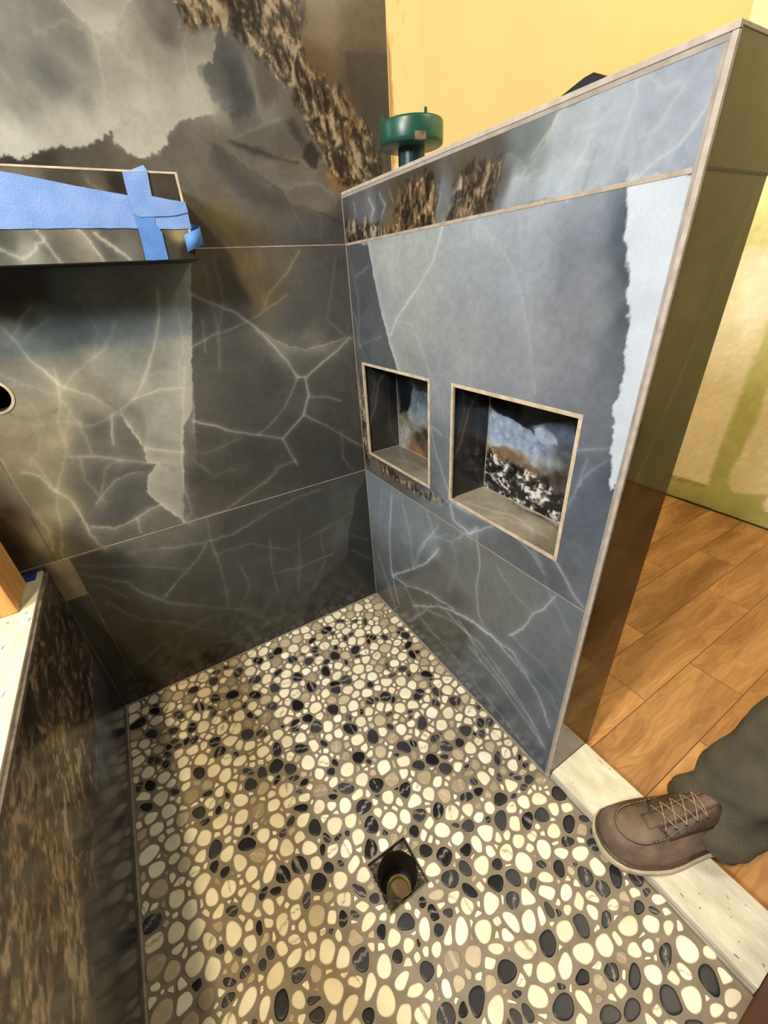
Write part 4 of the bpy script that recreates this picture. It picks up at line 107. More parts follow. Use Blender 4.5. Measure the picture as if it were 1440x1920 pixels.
def empty(name, loc=(0, 0, 0), rz=0.0):
    o = bpy.data.objects.new(name, None)
    o.empty_display_size = 0.05
    o.location = loc
    o.rotation_euler = (0, 0, rz)
    return link(o)


def mesh_obj(name, verts, faces, mat, parent=None, smooth=False, cols=None, mats=None, fm=None):
    me = bpy.data.meshes.new(name)
    me.from_pydata([tuple(map(float, v)) for v in verts], [], faces)
    if mats:
        for m in mats: me.materials.append(m)
        me.polygons.foreach_set('material_index', fm)
    else:
        me.materials.append(mat)
    if smooth:
        me.polygons.foreach_set('use_smooth', [True] * len(me.polygons))
    if cols is not None:
        a = me.color_attributes.new('Col', 'FLOAT_COLOR', 'POINT')
        c = np.ones((len(verts), 4), np.float32)
        c[:, :3] = cols
        a.data.foreach_set('color', c.ravel())
    me.update()
    return link(bpy.data.objects.new(name, me), parent)


def bm_obj(name, bm, mat, parent=None, smooth=False, recalc=True):
    if recalc:
        bmesh.ops.recalc_face_normals(bm, faces=bm.faces)
    me = bpy.data.meshes.new(name)
    bm.to_mesh(me)
    bm.free()
    me.materials.append(mat)
    if smooth:
        me.polygons.foreach_set('use_smooth', [True] * len(me.polygons))
    return link(bpy.data.objects.new(name, me), parent)


def box(bm, lo, hi, bev=0.0):
    c = [(lo[i] + hi[i]) / 2 for i in range(3)]
    s = [hi[i] - lo[i] for i in range(3)]
    r = bmesh.ops.create_cube(bm, size=1.0, matrix=Matrix.Translation(c) @ Matrix.Diagonal((*s, 1)))
    if bev > 0:
        es = list({e for v in r['verts'] for e in v.link_edges})
        bmesh.ops.bevel(bm, geom=es, offset=bev, segments=2, profile=0.5, affect='EDGES')
    return bm


def box_obj(name, lo, hi, mat, parent=None, bev=0.0):
    return bm_obj(name, box(bmesh.new(), lo, hi, bev), mat, parent)


def loft(rings, closed=True, cap0=True, cap1=True):
    n = len(rings[0]); V = [p for r in rings for p in r]; F = []
    for i in range(len(rings) - 1):
        for j in range(n if closed else n - 1):
            k = (j + 1) % n
            F.append((i * n + j, i * n + k, (i + 1) * n + k, (i + 1) * n + j))
    if cap0: F.append(tuple(reversed(range(n))))
    if cap1: F.append(tuple(range((len(rings) - 1) * n, len(rings) * n)))
    return V, F


def tube(pts, r, n=8):
    pts = [Vector(p) for p in pts]
    rings = []
    for i, p in enumerate(pts):
        a = pts[max(i - 1, 0)]; b = pts[min(i + 1, len(pts) - 1)]
        t = (b - a).normalized()
        u = t.orthogonal().normalized() if i == 0 else (u - t * u.dot(t)).normalized()
        w = t.cross(u)
        rings.append([p + u * (r * math.cos(2 * math.pi * k / n)) + w * (r * math.sin(2 * math.pi * k / n)) for k in range(n)])
    return loft(rings)


# -------- numpy noise
def _h(ix, iy, s):
    n = (ix.astype(np.int64) * 374761393 + iy.astype(np.int64) * 668265263 + s * 1442695041) & 0xFFFFFFFF
    n = ((n ^ (n >> 13)) * 1274126177) & 0xFFFFFFFF
    n = (n ^ (n >> 16)) & 0xFFFF
    return n / 65535.0


def vnoise(x, y, s=0):
    ix = np.floor(x); iy = np.floor(y); fx = x - ix; fy = y - iy
    fx = fx * fx * (3 - 2 * fx); fy = fy * fy * (3 - 2 * fy)
    a = _h(ix, iy, s); b = _h(ix + 1, iy, s); c = _h(ix, iy + 1, s); d = _h(ix + 1, iy + 1, s)
    return (a * (1 - fx) + b * fx) * (1 - fy) + (c * (1 - fx) + d * fx) * fy


def fbm(x, y, s=0, o=4):
    t = 0; a = 0.5; n = 0
    for i in range(o):
        t = t + a * (vnoise(x, y, s + i * 17) - 0.5); n += a
        x, y = x * 2.03 + 11.7, y * 2.03 - 5.3
        a *= 0.5
    return t / n * 2


def seg_dist(U, V, pts):
    best = np.full(U.shape, 1e9); side = np.ones(U.shape)
    for (x0, y0), (x1, y1) in zip(pts[:-1], pts[1:]):
        dx, dy = x1 - x0, y1 - y0
        L = dx * dx + dy * dy + 1e-12
        t = np.clip(((U - x0) * dx + (V - y0) * dy) / L, 0, 1)
        d = np.hypot(U - x0 - t * dx, V - y0 - t * dy)
        cr = dx * (V - y0) - dy * (U - x0)
        m = d < best
        side = np.where(m, np.sign(cr), side)
        best = np.where(m, d, best)
    return best, side


def poly_sd(U, V, pts):
    q = list(pts) + [pts[0]]
    d, _ = seg_dist(U, V, q)
    ins = np.zeros(U.shape, bool)
    for (x0, y0), (x1, y1) in zip(q[:-1], q[1:]):
        c = ((y0 > V) != (y1 > V))
        with np.errstate(divide='ignore', invalid='ignore'):
            xi = (x1 - x0) * (V - y0) / (y1 - y0 + 1e-12) + x0
        ins ^= c & (U < xi)
    return np.where(ins, d, -d)


def idw(U, V, ctrl, e=0.012):
    acc = np.zeros(U.shape + (3,)); W = np.zeros(U.shape)
    for c in ctrl:
        w = 1.0 / ((U - c[0]) ** 2 + (V - c[1]) ** 2 + e * e) ** 1.7
        W += w
        acc += w[..., None] * np.array(c[2:5], float)
    return acc / W[..., None]


def mineral(U, V, s, sc=1.0, ax=0.0):
    """crystalline tan, cream and dark brown mineral texture, streaked along ax"""
    ca, sa = math.cos(ax), math.sin(ax)
    a = U * ca + V * sa; b = -U * sa + V * ca
    w = fbm(U * 30, V * 30, s + 2, 3)
    n1 = fbm(a * 26 * sc + w, b * 58 * sc + w, s, 4)
    n2 = fbm(a * 90 * sc + w * 2, b * 170 * sc, s + 5, 4)
    n3 = fbm(U * 20 * sc, V * 20 * sc, s + 9, 3)
    rid = 1 - np.abs(fbm(a * 60 * sc, b * 95 * sc, s + 13, 3)) * 6
    t = n1 * 0.75 + n2 * 0.75 + np.clip(rid, 0, 1) * 0.22 - 0.04
    xp = [-0.42, -0.2, -0.05, 0.1, 0.26, 0.42]
    col = np.stack([np.interp(t, xp, v) for v in ((26, 46, 80, 120, 170, 214), (22, 39, 68, 101, 148, 196), (19, 33, 53, 76, 116, 164))], -1)
    m = np.clip((n3 - 0.26) * 3, 0, 0.45)[..., None] * np.clip((t + .25) * 4, 0, 1)[..., None]
    return col * (1 - m) + np.array([150, 104, 62.]) * m


def crystals(U, V, s):
    a = fbm(U * 42, V * 42, s, 4); b = fbm(U * 120 + a * 2, V * 120, s + 3, 4)
    r = 1 - np.abs(fbm(U * 75, V * 75, s + 8, 3)) * 6
    t = b * 0.9 + a * 0.75 + np.clip(r, 0, 1) * 0.2 - 0.06
    xp = [-0.35, -0.15, 0.0, 0.15, 0.28, 0.4]
    return np.stack([np.interp(t, xp, v) for v in ((18, 34, 64, 104, 176, 232), (17, 32, 60, 98, 174, 232), (17, 31, 56, 92, 172, 232))], -1)


def paint(U, V, ctrl, veins, mins=(), seed=0, tiles=(), bands=(), e=0.012, mot=0.10, minax=1.1, minsc=1.0, gain=1.0, regions=(), patches=(), cuts=()):
    wx = fbm(U * 14, V * 14, seed, 3) * 0.016; wy = fbm(U * 14, V * 14, seed + 31, 3) * 0.016
    j1 = fbm(U * 55, V * 55, seed + 51, 3); j2 = fbm(U * 55, V * 55, seed + 61, 3)
    j3 = fbm(U * 170, V * 170, seed + 71, 2); j4 = fbm(U * 170, V * 170, seed + 81, 2)
    # regions (tile rows and stone layers) each have their own colour field
    cu = np.array([c[0] for c in ctrl]); cv = np.array([c[1] for c in ctrl]); own = np.full(len(ctrl), -1)
    masks = []
    for q, (soft, jag, pl) in enumerate(regions):
        if pl is None: continue
        d = poly_sd(U + (j1 + j3 * .5) * jag * 1e-3, V + (j2 + j4 * .5) * jag * 1e-3, pl)
        masks.append((q, np.clip(d / (soft * 1e-3) + 0.5, 0, 1)))
        own[(poly_sd(cu, cv, pl) > 0) & (own < 0)] = q
    rows = [-1e9] + list(cuts) + [1e9]
    col = np.zeros(U.shape + (3,))
    for a, b_ in zip(rows[:-1], rows[1:]):
        sel = (own < 0) & (cv >= a) & (cv < b_)
        m = (V >= a) & (V < b_)
        if m.any(): col[m] = idw(U[m] + wx[m], V[m] + wy[m], [c for c, t in zip(ctrl, sel) if t] or ctrl, e)
    for q, mk in masks:
        lst = [c for c, t in zip(ctrl, own) if t == q]
        m = mk > 0
        if lst and m.any():
            k_ = mk[m][:, None]
            col[m] = col[m] * (1 - k_) + idw(U[m] + wx[m], V[m] + wy[m], lst, e) * k_
    for pl, c, soft, al in patches:
        d = poly_sd(U + (j1 + j3 * .5) * 5e-3, V + (j2 + j4 * .5) * 5e-3, pl)
        k_ = (np.clip(d / (soft * 1e-3) + 0.4, 0, 1) * al)[..., None]
        col = col * (1 - k_) + np.array(c, float) * k_
    col *= (1 + mot * fbm(U * 16, V * 16, seed + 3, 4) + 0.06 * fbm(U * 110, V * 110, seed + 7, 3))[..., None]
    # faint veil streaks
    st = 1 - np.abs(fbm(U * 7 + wx * 60, V * 5, seed + 41, 4)) * 7
    col += (np.clip(st, 0, 1) * 3)[..., None] * np.array([1, 1, .95])
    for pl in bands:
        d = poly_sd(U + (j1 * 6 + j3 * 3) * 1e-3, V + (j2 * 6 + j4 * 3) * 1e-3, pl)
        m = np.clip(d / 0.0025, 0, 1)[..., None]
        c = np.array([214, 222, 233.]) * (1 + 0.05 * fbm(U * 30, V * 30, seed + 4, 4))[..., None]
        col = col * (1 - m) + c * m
    for pl in tiles:
        d = poly_sd(U, V, pl)
        m = np.clip(d / 0.001, 0, 1)[..., None] * 0.35
        col = col * (1 - m) + np.array([70, 60, 50.]) * m
    mod = 0.8 + 0.5 * fbm(U * 12, V * 12, seed + 91, 2)
    for pts, c, amp, wl, wr, jag in veins:
        xs = [p[0] for p in pts]; ys = [p[1] for p in pts]
        pad = 4.5 * max(wl, wr) * 1e-3 + 0.02
        mk = (U > min(xs) - pad) & (U < max(xs) + pad) & (V > min(ys) - pad) & (V < max(ys) + pad)
        if not mk.any(): continue
        k = jag * 1e-3
        uu = U[mk] + (j1[mk] * 0.9 + j3[mk] * 0.45) * k; vv = V[mk] + (j2[mk] * 0.9 + j4[mk] * 0.45) * k
        d, sd = seg_dist(uu, vv, pts)
        w = np.where(sd > 0, wl, wr) * 1e-3 + 1e-5
        core = np.exp(-(d / (min(wl, wr, 5) * 0.32e-3 + 0.6e-3)) ** 2)
        a = min(amp * 1.22, 0.95) * (0.52 * np.exp(-d / w) + 0.48 * core) * np.clip(mod[mk], 0.45, 1.15)
        a = np.clip(a, 0, 1)[..., None]
        col[mk] = col[mk] * (1 - a) + np.array(c, float) * a
    for q, pl in enumerate(mins):
        d = poly_sd(U + (j1 * 14 + j3 * 6) * 1e-3, V + (j2 * 14 + j4 * 6) * 1e-3, pl)
        m = np.clip(d / 0.014 + 0.4, 0, 1)[..., None] * 0.85
        cyv = float(np.mean([p[1] for p in pl])); rr_ = [-1e9] + list(cuts) + [1e9]
        lo_ = max(x for x in rr_ if x <= cyv); hi_ = min(x for x in rr_ if x > cyv)
        m = m * ((V >= lo_) & (V < hi_))[..., None]
        mc = mineral(U, V, seed + 100 + q, minsc, minax)
        mc = np.array([112, 94, 70.]) + (mc - np.array([112, 94, 70.])) * 0.8
        mc = mc * (0.6 + 0.4 * col / 105.0)
        col = col * (1 - m) + mc * m
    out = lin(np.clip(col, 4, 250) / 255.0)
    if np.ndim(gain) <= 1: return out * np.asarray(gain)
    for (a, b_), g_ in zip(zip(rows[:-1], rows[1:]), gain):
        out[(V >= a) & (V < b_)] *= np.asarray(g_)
    return out


def grid_surface(name, f, u0, u1, v0, v1, step, painter, mat, parent=None, holes=(), flip=False):
    """f(U,V) -> XYZ arrays; holes: functions (uc, vc) -> bool mask of faces dropped"""
    us = np.linspace(u0, u1, max(2, int(round((u1 - u0) / step)) + 1))
    vs = np.linspace(v0, v1, max(2, int(round((v1 - v0) / step)) + 1))
    for h in holes:     # snap grid lines onto rectangular holes
        if isinstance(h, tuple):
            for k in (0, 1): us[np.argmin(abs(us - h[k]))] = h[k]
            for k in (2, 3): vs[np.argmin(abs(vs - h[k]))] = h[k]
    U, V = np.meshgrid(us, vs)
    nv, nu = U.shape
    X, Y, Z = f(U, V)
    co = np.stack([X + 0 * U, Y + 0 * U, Z + 0 * U], -1).reshape(-1, 3)
    cols = painter(U, V).reshape(-1, 3)
    i = np.arange((nv - 1) * (nu - 1)); r, c = i // (nu - 1), i % (nu - 1)
    a = r * nu + c
    q = np.stack([a, a + 1, a + nu + 1, a + nu], -1)
    uc = (us[c] + us[c + 1]) / 2; vc = (vs[r] + vs[r + 1]) / 2
    keep = np.ones(len(i), bool)
    for h in holes:
        if isinstance(h, tuple):
            keep &= ~((uc > h[0]) & (uc < h[1]) & (vc > h[2]) & (vc < h[3]))
        else:
            keep &= ~h(uc, vc)
    q = q[keep]
    if flip: q = q[:, ::-1]
    me = bpy.data.meshes.new(name)
    me.vertices.add(len(co)); me.vertices.foreach_set('co', co.astype(np.float32).ravel())
    me.loops.add(q.size); me.loops.foreach_set('vertex_index', q.astype(np.int32).ravel())
    me.polygons.add(len(q)); me.polygons.foreach_set('loop_start', (np.arange(len(q)) * 4).astype(np.int32))
    me.update(calc_edges=True)
    a = me.color_attributes.new('Col', 'FLOAT_COLOR', 'POINT')
    cc = np.ones((len(co), 4), np.float32); cc[:, :3] = cols
    a.data.foreach_set('color', cc.ravel())
    me.materials.append(mat)
    return link(bpy.data.objects.new(name, me), parent)


# ------------------------------------------------------------------ materials
def new_mat(name):
    m = bpy.data.materials.new(name); m.use_nodes = True
    nt = m.node_tree
    return m, nt, nt.nodes['Principled BSDF']


def N(nt, typ, **kw):
    n = nt.nodes.new(typ)
    for k, v in kw.items(): setattr(n, k, v)
    return n


def plain(name, c1, c2=None, rough=0.6, scale=20, bump=0.0, bscale=None, metal=0.0, spec=0.5, detail=5, stretch=(1, 1, 1)):
    """noise-varied colour between c1 and c2"""
    m, nt, b = new_mat(name)
    c2 = c2 or tuple(min(1, x * 0.8) for x in c1[:3]) + (1,)
    tc = N(nt, 'ShaderNodeTexCoord'); mp = N(nt, 'ShaderNodeMapping'); mp.inputs['Scale'].default_value = stretch
    no = N(nt, 'ShaderNodeTexNoise'); no.inputs['Scale'].default_value = scale; no.inputs['Detail'].default_value = detail
    rp = N(nt, 'ShaderNodeValToRGB')
    rp.color_ramp.elements[0].position = 0.35; rp.color_ramp.elements[1].position = 0.65
    rp.color_ramp.elements[0].color = c2; rp.color_ramp.elements[1].color = c1
    nt.links.new(tc.outputs['Object'], mp.inputs['Vector']); nt.links.new(mp.outputs[0], no.inputs['Vector'])
    nt.links.new(no.outputs['Fac'], rp.inputs[0]); nt.links.new(rp.outputs[0], b.inputs['Base Color'])
    b.inputs['Roughness'].default_value = rough; b.inputs['Metallic'].default_value = metal
    b.inputs['Specular IOR Level'].default_value = spec
    if bump:
        n2 = N(nt, 'ShaderNodeTexNoise'); n2.inputs['Scale'].default_value = bscale or scale * 3; n2.inputs['Detail'].default_value = 6
        bp = N(nt, 'ShaderNodeBump'); bp.inputs['Strength'].default_value = bump; bp.inputs['Distance'].default_value = 0.003
        nt.links.new(mp.outputs[0], n2.inputs['Vector']); nt.links.new(n2.outputs['Fac'], bp.inputs['Height'])
        nt.links.new(bp.outputs[0], b.inputs['Normal'])
    return m


def tile_mat(name, rough=0.12, spec=0.5):
    m, nt, b = new_mat(name)
    at = N(nt, 'ShaderNodeAttribute', attribute_name='Col')
    tc = N(nt, 'ShaderNodeTexCoord')
    no = N(nt, 'ShaderNodeTexNoise'); no.inputs['Scale'].default_value = 260; no.inputs['Detail'].default_value = 3
    mr = N(nt, 'ShaderNodeMapRange'); mr.inputs[3].default_value = 0.88; mr.inputs[4].default_value = 1.12
    mu = N(nt, 'ShaderNodeMix', data_type='RGBA', blend_type='MULTIPLY'); mu.inputs[0].default_value = 1
    nt.links.new(tc.outputs['Object'], no.inputs['Vector']); nt.links.new(no.outputs['Fac'], mr.inputs[0])
    nt.links.new(at.outputs['Color'], mu.inputs[6]); nt.links.new(mr.outputs[0], mu.inputs[7])
    nt.links.new(mu.outputs[2], b.inputs['Base Color'])
    n2 = N(nt, 'ShaderNodeTexNoise'); n2.inputs['Scale'].default_value = 9; n2.inputs['Detail'].default_value = 4
    m2 = N(nt, 'ShaderNodeMapRange'); m2.inputs[3].default_value = rough * 0.7; m2.inputs[4].default_value = rough * 1.5
    nt.links.new(tc.outputs['Object'], n2.inputs['Vector']); nt.links.new(n2.outputs['Fac'], m2.inputs[0])
    nt.links.new(m2.outputs[0], b.inputs['Roughness'])
    b.inputs['Specular IOR Level'].default_value = spec
    return m


def attr_mat(name, rough=0.5, spec=0.5, bump=0.0, bscale=60):
    m, nt, b = new_mat(name)
    at = N(nt, 'ShaderNodeAttribute', attribute_name='Col')
    nt.links.new(at.outputs['Color'], b.inputs['Base Color'])
    b.inputs['Roughness'].default_value = rough; b.inputs['Specular IOR Level'].default_value = spec
    if bump:
        n2 = N(nt, 'ShaderNodeTexNoise'); n2.inputs['Scale'].default_value = bscale; n2.inputs['Detail'].default_value = 6
        bp = N(nt, 'ShaderNodeBump'); bp.inputs['Strength'].default_value = bump; bp.inputs['Distance'].default_value = 0.003
        nt.links.new(n2.outputs['Fac'], bp.inputs['Height']); nt.links.new(bp.outputs[0], b.inputs['Normal'])
    return m


M_TILE = tile_mat('polished_marble_tile', 0.16)
M_TILE_PONY = tile_mat('polished_marble_tile_partition', 0.20)
M_TILE_GLOSS = tile_mat('polished_marble_tile_end', 0.06, 0.32)
M_GROUT = plain('floor_grout', rgb(142, 129, 110), rgb(124, 112, 94), 0.6, 30, 0.25, 160)
M_JOINT = plain('beige_joint', rgb(170, 158, 144), rgb(146, 134, 120), 0.55, 60, 0.2)
M_TRIM = plain('beige_tile_edge', rgb(206, 190, 166), rgb(178, 162, 140), 0.5, 50, 0.2)
M_TRIM_EDGE = plain('partition_edge', rgb(184, 172, 162), rgb(160, 150, 142), 0.5, 50, 0.2)
M_TRIMG = plain('grey_tile_edge', rgb(158, 150, 142), rgb(140, 132, 124), 0.45, 40, 0.15)
M_DARK = plain('dark_line', rgb(60, 54, 50), rgb(40, 36, 32), 0.5, 40)
M_WALL = plain('yellow_drywall', rgb(228, 202, 144), rgb(223, 196, 137), 0.8, 3, 0.1, 200)
M_PAINT = plain('room_paint', rgb(104, 101, 94), rgb(96, 93, 86), 0.8, 2)
M_WHITE = plain('primed_white_board', rgb(232, 226, 206), rgb(206, 198, 176), 0.65, 14, 0.4, 90, stretch=(3, 1, 1))
M_TAPE = plain('blue_painters_tape', rgb(122, 156, 216), rgb(108, 144, 208), 0.65, 30, 0.25, 400)
M_TAPE2 = plain('blue_painters_tape_overlap', rgb(84, 134, 206), rgb(74, 122, 196), 0.65, 30, 0.25, 400)
M_TAPE3 = plain('blue_tape_dark', rgb(36, 62, 118), rgb(30, 52, 104), 0.7, 30, 0.2, 400)
M_GREEN = plain('dark_green_plastic', rgb(26, 84, 66), rgb(20, 66, 54), 0.35, 12)
M_BLACK = plain('black_plastic', rgb(20, 20, 24), rgb(12, 12, 14), 0.4, 12)
M_STUD = plain('pine_lumber', rgb(232, 178, 104), rgb(208, 148, 78), 0.6, 12, 0.3, 60, stretch=(6, 6, 0.6))
M_MEMB = plain('red_brown_membrane', rgb(128, 74, 44), rgb(110, 60, 36), 0.8, 6, 0.2, 80)
M_METAL = plain('worn_metal', rgb(120, 112, 100), rgb(58, 52, 46), 0.3, 60, 0.4, 200, metal=0.85)
M_PIPE = plain('black_pipe', rgb(22, 17, 12), rgb(10, 8, 6), 0.45, 40)
M_OLIVE = plain('olive_pipe', rgb(138, 126, 74), rgb(112, 102, 58), 0.4, 20)
M_HOLE = plain('dark_cavity', rgb(12, 10, 8), rgb(6, 5, 4), 0.9, 20)
M_PEB = attr_mat('honed_pebble', 0.38, 0.3)

# wood floor
M_WOOD, nt, b = new_mat('oak_planks')
tc = N(nt, 'ShaderNodeTexCoord')
br = N(nt, 'ShaderNodeTexBrick'); br.offset = 0.37; br.offset_frequency = 2
br.inputs['Scale'].default_value = 1.0; br.inputs['Brick Width'].default_value = 0.62; br.inputs['Row Height'].default_value = 0.135
br.inputs['Mortar Size'].default_value = 0.0012; br.inputs['Mortar Smooth'].default_value = 0.3
br.inputs['Color1'].default_value = (0, 0, 0, 1); br.inputs['Color2'].default_value = (1, 1, 1, 1); br.inputs['Mortar'].default_value = (0.5, 0.5, 0.5, 1)
nt.links.new(tc.outputs['Object'], br.inputs['Vector'])
mp = N(nt, 'ShaderNodeMapping'); mp.inputs['Scale'].default_value = (2.0, 11, 1)
nt.links.new(tc.outputs['Object'], mp.inputs['Vector'])
ad = N(nt, 'ShaderNodeVectorMath', operation='ADD'); sc_ = N(nt, 'ShaderNodeVectorMath', operation='SCALE'); sc_.inputs['Scale'].default_value = 7.0
nt.links.new(br.outputs['Color'], sc_.inputs[0]); nt.links.new(mp.outputs[0], ad.inputs[0]); nt.links.new(sc_.outputs[0], ad.inputs[1])
no = N(nt, 'ShaderNodeTexNoise'); no.inputs['Scale'].default_value = 1.1; no.inputs['Detail'].default_value = 3; no.inputs['Distortion'].default_value = 0.6
nt.links.new(ad.outputs[0], no.inputs['Vector'])
wv = N(nt, 'ShaderNodeMath', operation='MULTIPLY'); wv.inputs[1].default_value = 85
sn = N(nt, 'ShaderNodeMath', operation='SINE')
nt.links.new(no.outputs['Fac'], wv.inputs[0]); nt.links.new(wv.outputs[0], sn.inputs[0])
r1 = N(nt, 'ShaderNodeValToRGB')
r1.color_ramp.elements[0].color = rgb(150, 102, 56); r1.color_ramp.elements[1].color = rgb(204, 152, 94)
r1.color_ramp.elements[0].position = 0.3; r1.color_ramp.elements[1].position = 0.72
nt.links.new(no.outputs['Fac'], r1.inputs[0])
r2 = N(nt, 'ShaderNodeMapRange'); r2.inputs[1].default_value = -1; r2.inputs[3].default_value = 0.86; r2.inputs[4].default_value = 1.04
nt.links.new(sn.outputs[0], r2.inputs[0])
mm = N(nt, 'ShaderNodeMix', data_type='RGBA', blend_type='MULTIPLY'); mm.inputs[0].default_value = 1
nt.links.new(r1.outputs[0], mm.inputs[6]); nt.links.new(r2.outputs[0], mm.inputs[7])
r3 = N(nt, 'ShaderNodeMapRange'); r3.inputs[3].default_value = 0.84; r3.inputs[4].default_value = 1.08
nt.links.new(br.outputs['Color'], r3.inputs[0])
m3 = N(nt, 'ShaderNodeMix', data_type='RGBA', blend_type='MULTIPLY'); m3.inputs[0].default_value = 1
nt.links.new(mm.outputs[2], m3.inputs[6]); nt.links.new(r3.outputs[0], m3.inputs[7])
m4 = N(nt, 'ShaderNodeMix', data_type='RGBA', blend_type='MIX'); m4.inputs[7].default_value = rgb(88, 52, 26)
nt.links.new(br.outputs['Fac'], m4.inputs[0]); nt.links.new(m3.outputs[2], m4.inputs[6])
# knots and darker figure
kn = N(nt, 'ShaderNodeTexNoise'); kn.inputs['Scale'].default_value = 3.0; kn.inputs['Detail'].default_value = 6
k2 = N(nt, 'ShaderNodeMapRange'); k2.inputs[1].default_value = 0.56; k2.inputs[2].default_value = 0.72; k2.inputs[3].default_value = 0; k2.inputs[4].default_value = 0.5
nt.links.new(ad.outputs[0], kn.inputs['Vector']); nt.links.new(kn.outputs['Fac'], k2.inputs[0])
m5 = N(nt, 'ShaderNodeMix', data_type='RGBA', blend_type='MIX'); m5.inputs[7].default_value = rgb(128, 78, 38)
nt.links.new(k2.outputs[0], m5.inputs[0]); nt.links.new(m4.outputs[2], m5.inputs[6])
nt.links.new(m5.outputs[2], b.inputs['Base Color']); b.inputs['Roughness'].default_value = 0.38
bp = N(nt, 'ShaderNodeBump'); bp.inputs['Strength'].default_value = 0.25; bp.inputs['Distance'].default_value = 0.002
nt.links.new(sn.outputs[0], bp.inputs['Height']); nt.links.new(bp.outputs[0], b.inputs['Normal'])

# ------------------------------------------------------------------ setting
H = 1.2295; LP = 0.8007; TH = 0.143; H1 = 0.5166; H2 = 1.1262; XL = -0.86; YN = -1.205; ZW = -0.012

# wall_back : marble tile
HOLE = (-0.797, 0.893, 0.030)
def back_paint(U, V):
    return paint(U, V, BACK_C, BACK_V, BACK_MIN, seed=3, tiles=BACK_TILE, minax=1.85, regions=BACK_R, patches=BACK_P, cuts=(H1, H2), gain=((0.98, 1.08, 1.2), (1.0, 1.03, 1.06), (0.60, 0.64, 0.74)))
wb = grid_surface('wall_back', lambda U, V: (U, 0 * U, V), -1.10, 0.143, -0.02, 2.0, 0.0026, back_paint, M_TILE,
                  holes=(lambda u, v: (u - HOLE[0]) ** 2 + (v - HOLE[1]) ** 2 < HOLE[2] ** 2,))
tag(wb, kind='structure')
bm = bmesh.new()
box(bm, (-1.10, -0.0006, H1 - 0.0012), (0, 0.001, H1 + 0.0012))
box(bm, (-0.60, -0.0006, H2 - 0.0012), (0, 0.001, H2 + 0.0012))
box(bm, (-0.0012, -0.0014, 0), (0.0, 0.001, H))
bm_obj('grout_joint', bm, M_JOINT, wb)
bm = bmesh.new()
box(bm, (-0.8372, -0.0006, H1), (-0.8358, 0.001, 1.095))
box(bm, (-0.8110, -0.0006, 0), (-0.8094, 0.001, H1))
box(bm, (XL, -0.0006, 0), (XL + 0.0016, 0.001, H1))
bm_obj('grout_joint', bm, plain('brown_joint', rgb(112, 98, 74), rgb(84, 72, 54), .6, 60), wb)
bm = bmesh.new()
V_, F_ = [], []
n = 32
for k in range(n):
    a = 2 * math.pi * k / n
    for (r, y) in ((0.0335, -0.0012), (0.0285, -0.002), (0.0285, 0.07)):
        V_.append((HOLE[0] + r * math.cos(a), y, HOLE[1] + r * math.sin(a)))
for k in range(n):
    q = (k + 1) % n
    for i in (0, 1): F_.append((k * 3 + i, q * 3 + i, q * 3 + i + 1, k * 3 + i + 1))
F_.append(tuple(k * 3 + 2 for k in range(n)))
bm = bmesh.new(); box(bm, (-0.858, -0.0007, 0.405), (-0.8112, 0.0005, H1 - 0.0015))  # upper part of the narrow tile strip, lamplight put into its lighter tan
bm_obj('tile_strip_lit_top', bm, plain('tan_marble_lit', rgb(136, 126, 102), rgb(112, 104, 84), 0.25, 12), wb)
vo = mesh_obj('valve_opening', V_, F_, None, wb, mats=[M_TRIM, M_HOLE], fm=[0 if i % 2 == 0 else 1 for i in range(2 * n)] + [1])

# drywall continuing behind the partition and beyond
w = box_obj('wall_back', (TH + 0.001, 0.0, ZW), (1.66, 0.1, 2.72), M_WALL); tag(w, kind='structure')
# smeared brown thinset stains near the tile end
def smear_paint(U, V):
    d = U - TH
    m = np.clip((0.011 + 0.012 * fbm(V * 9, V * 0 + 2, 4, 3) + 0.006 * fbm(U * 60, V * 30, 6, 3) - d) / 0.005, 0, 1) * 0.75
    m2 = np.clip((fbm(U * 90, V * 26, 9, 4) - 0.26) * 5, 0, 1) * np.clip((0.06 - d) / 0.03, 0, 1) * 0.3
    m = np.maximum(m, m2)[..., None]
    edge = np.clip((0.003 - d) / 0.001, 0, 1)[..., None]
    c = np.array([225.5, 199, 140.5]) * (1 - m) + np.array([156, 112, 66.]) * m
    return lin((c * (1 - edge) + np.array([214, 184, 140.]) * edge) / 255)
grid_surface('mortar_smear', lambda U, V: (U, -0.0003 + 0 * U, V), TH + 0.0006, TH + 0.10, 1.15, 2.1, 0.003, smear_paint, attr_mat('smeared_drywall', 0.8, 0.3), w)

# right wall: green board with joint compound
def green_paint(U, V):
    return paint(U, V, GREEN_C, [], seed=45, mot=0.05, e=0.05, patches=GREEN_P, gain=(1.2, 1.35, 1.9))
w = grid_surface('wall_right', lambda U, V: (1.63 + 0 * U, -U, V), -0.0, 2.92, ZW, 2.72, 0.012, green_paint, attr_mat('green_board', 0.8, 0.3, 0.15, 40), flip=False)
tag(w, kind='structure')
rng = random.Random(4)
bm = bmesh.new()
for k in range(40):
    y = -0.05 - k * 0.04
    box(bm, (1.6255, y - 0.04, ZW), (1.632, y, ZW + 0.006 + 0.003 * rng.random()))
bm_obj('floor_gap', bm, M_DARK, w)

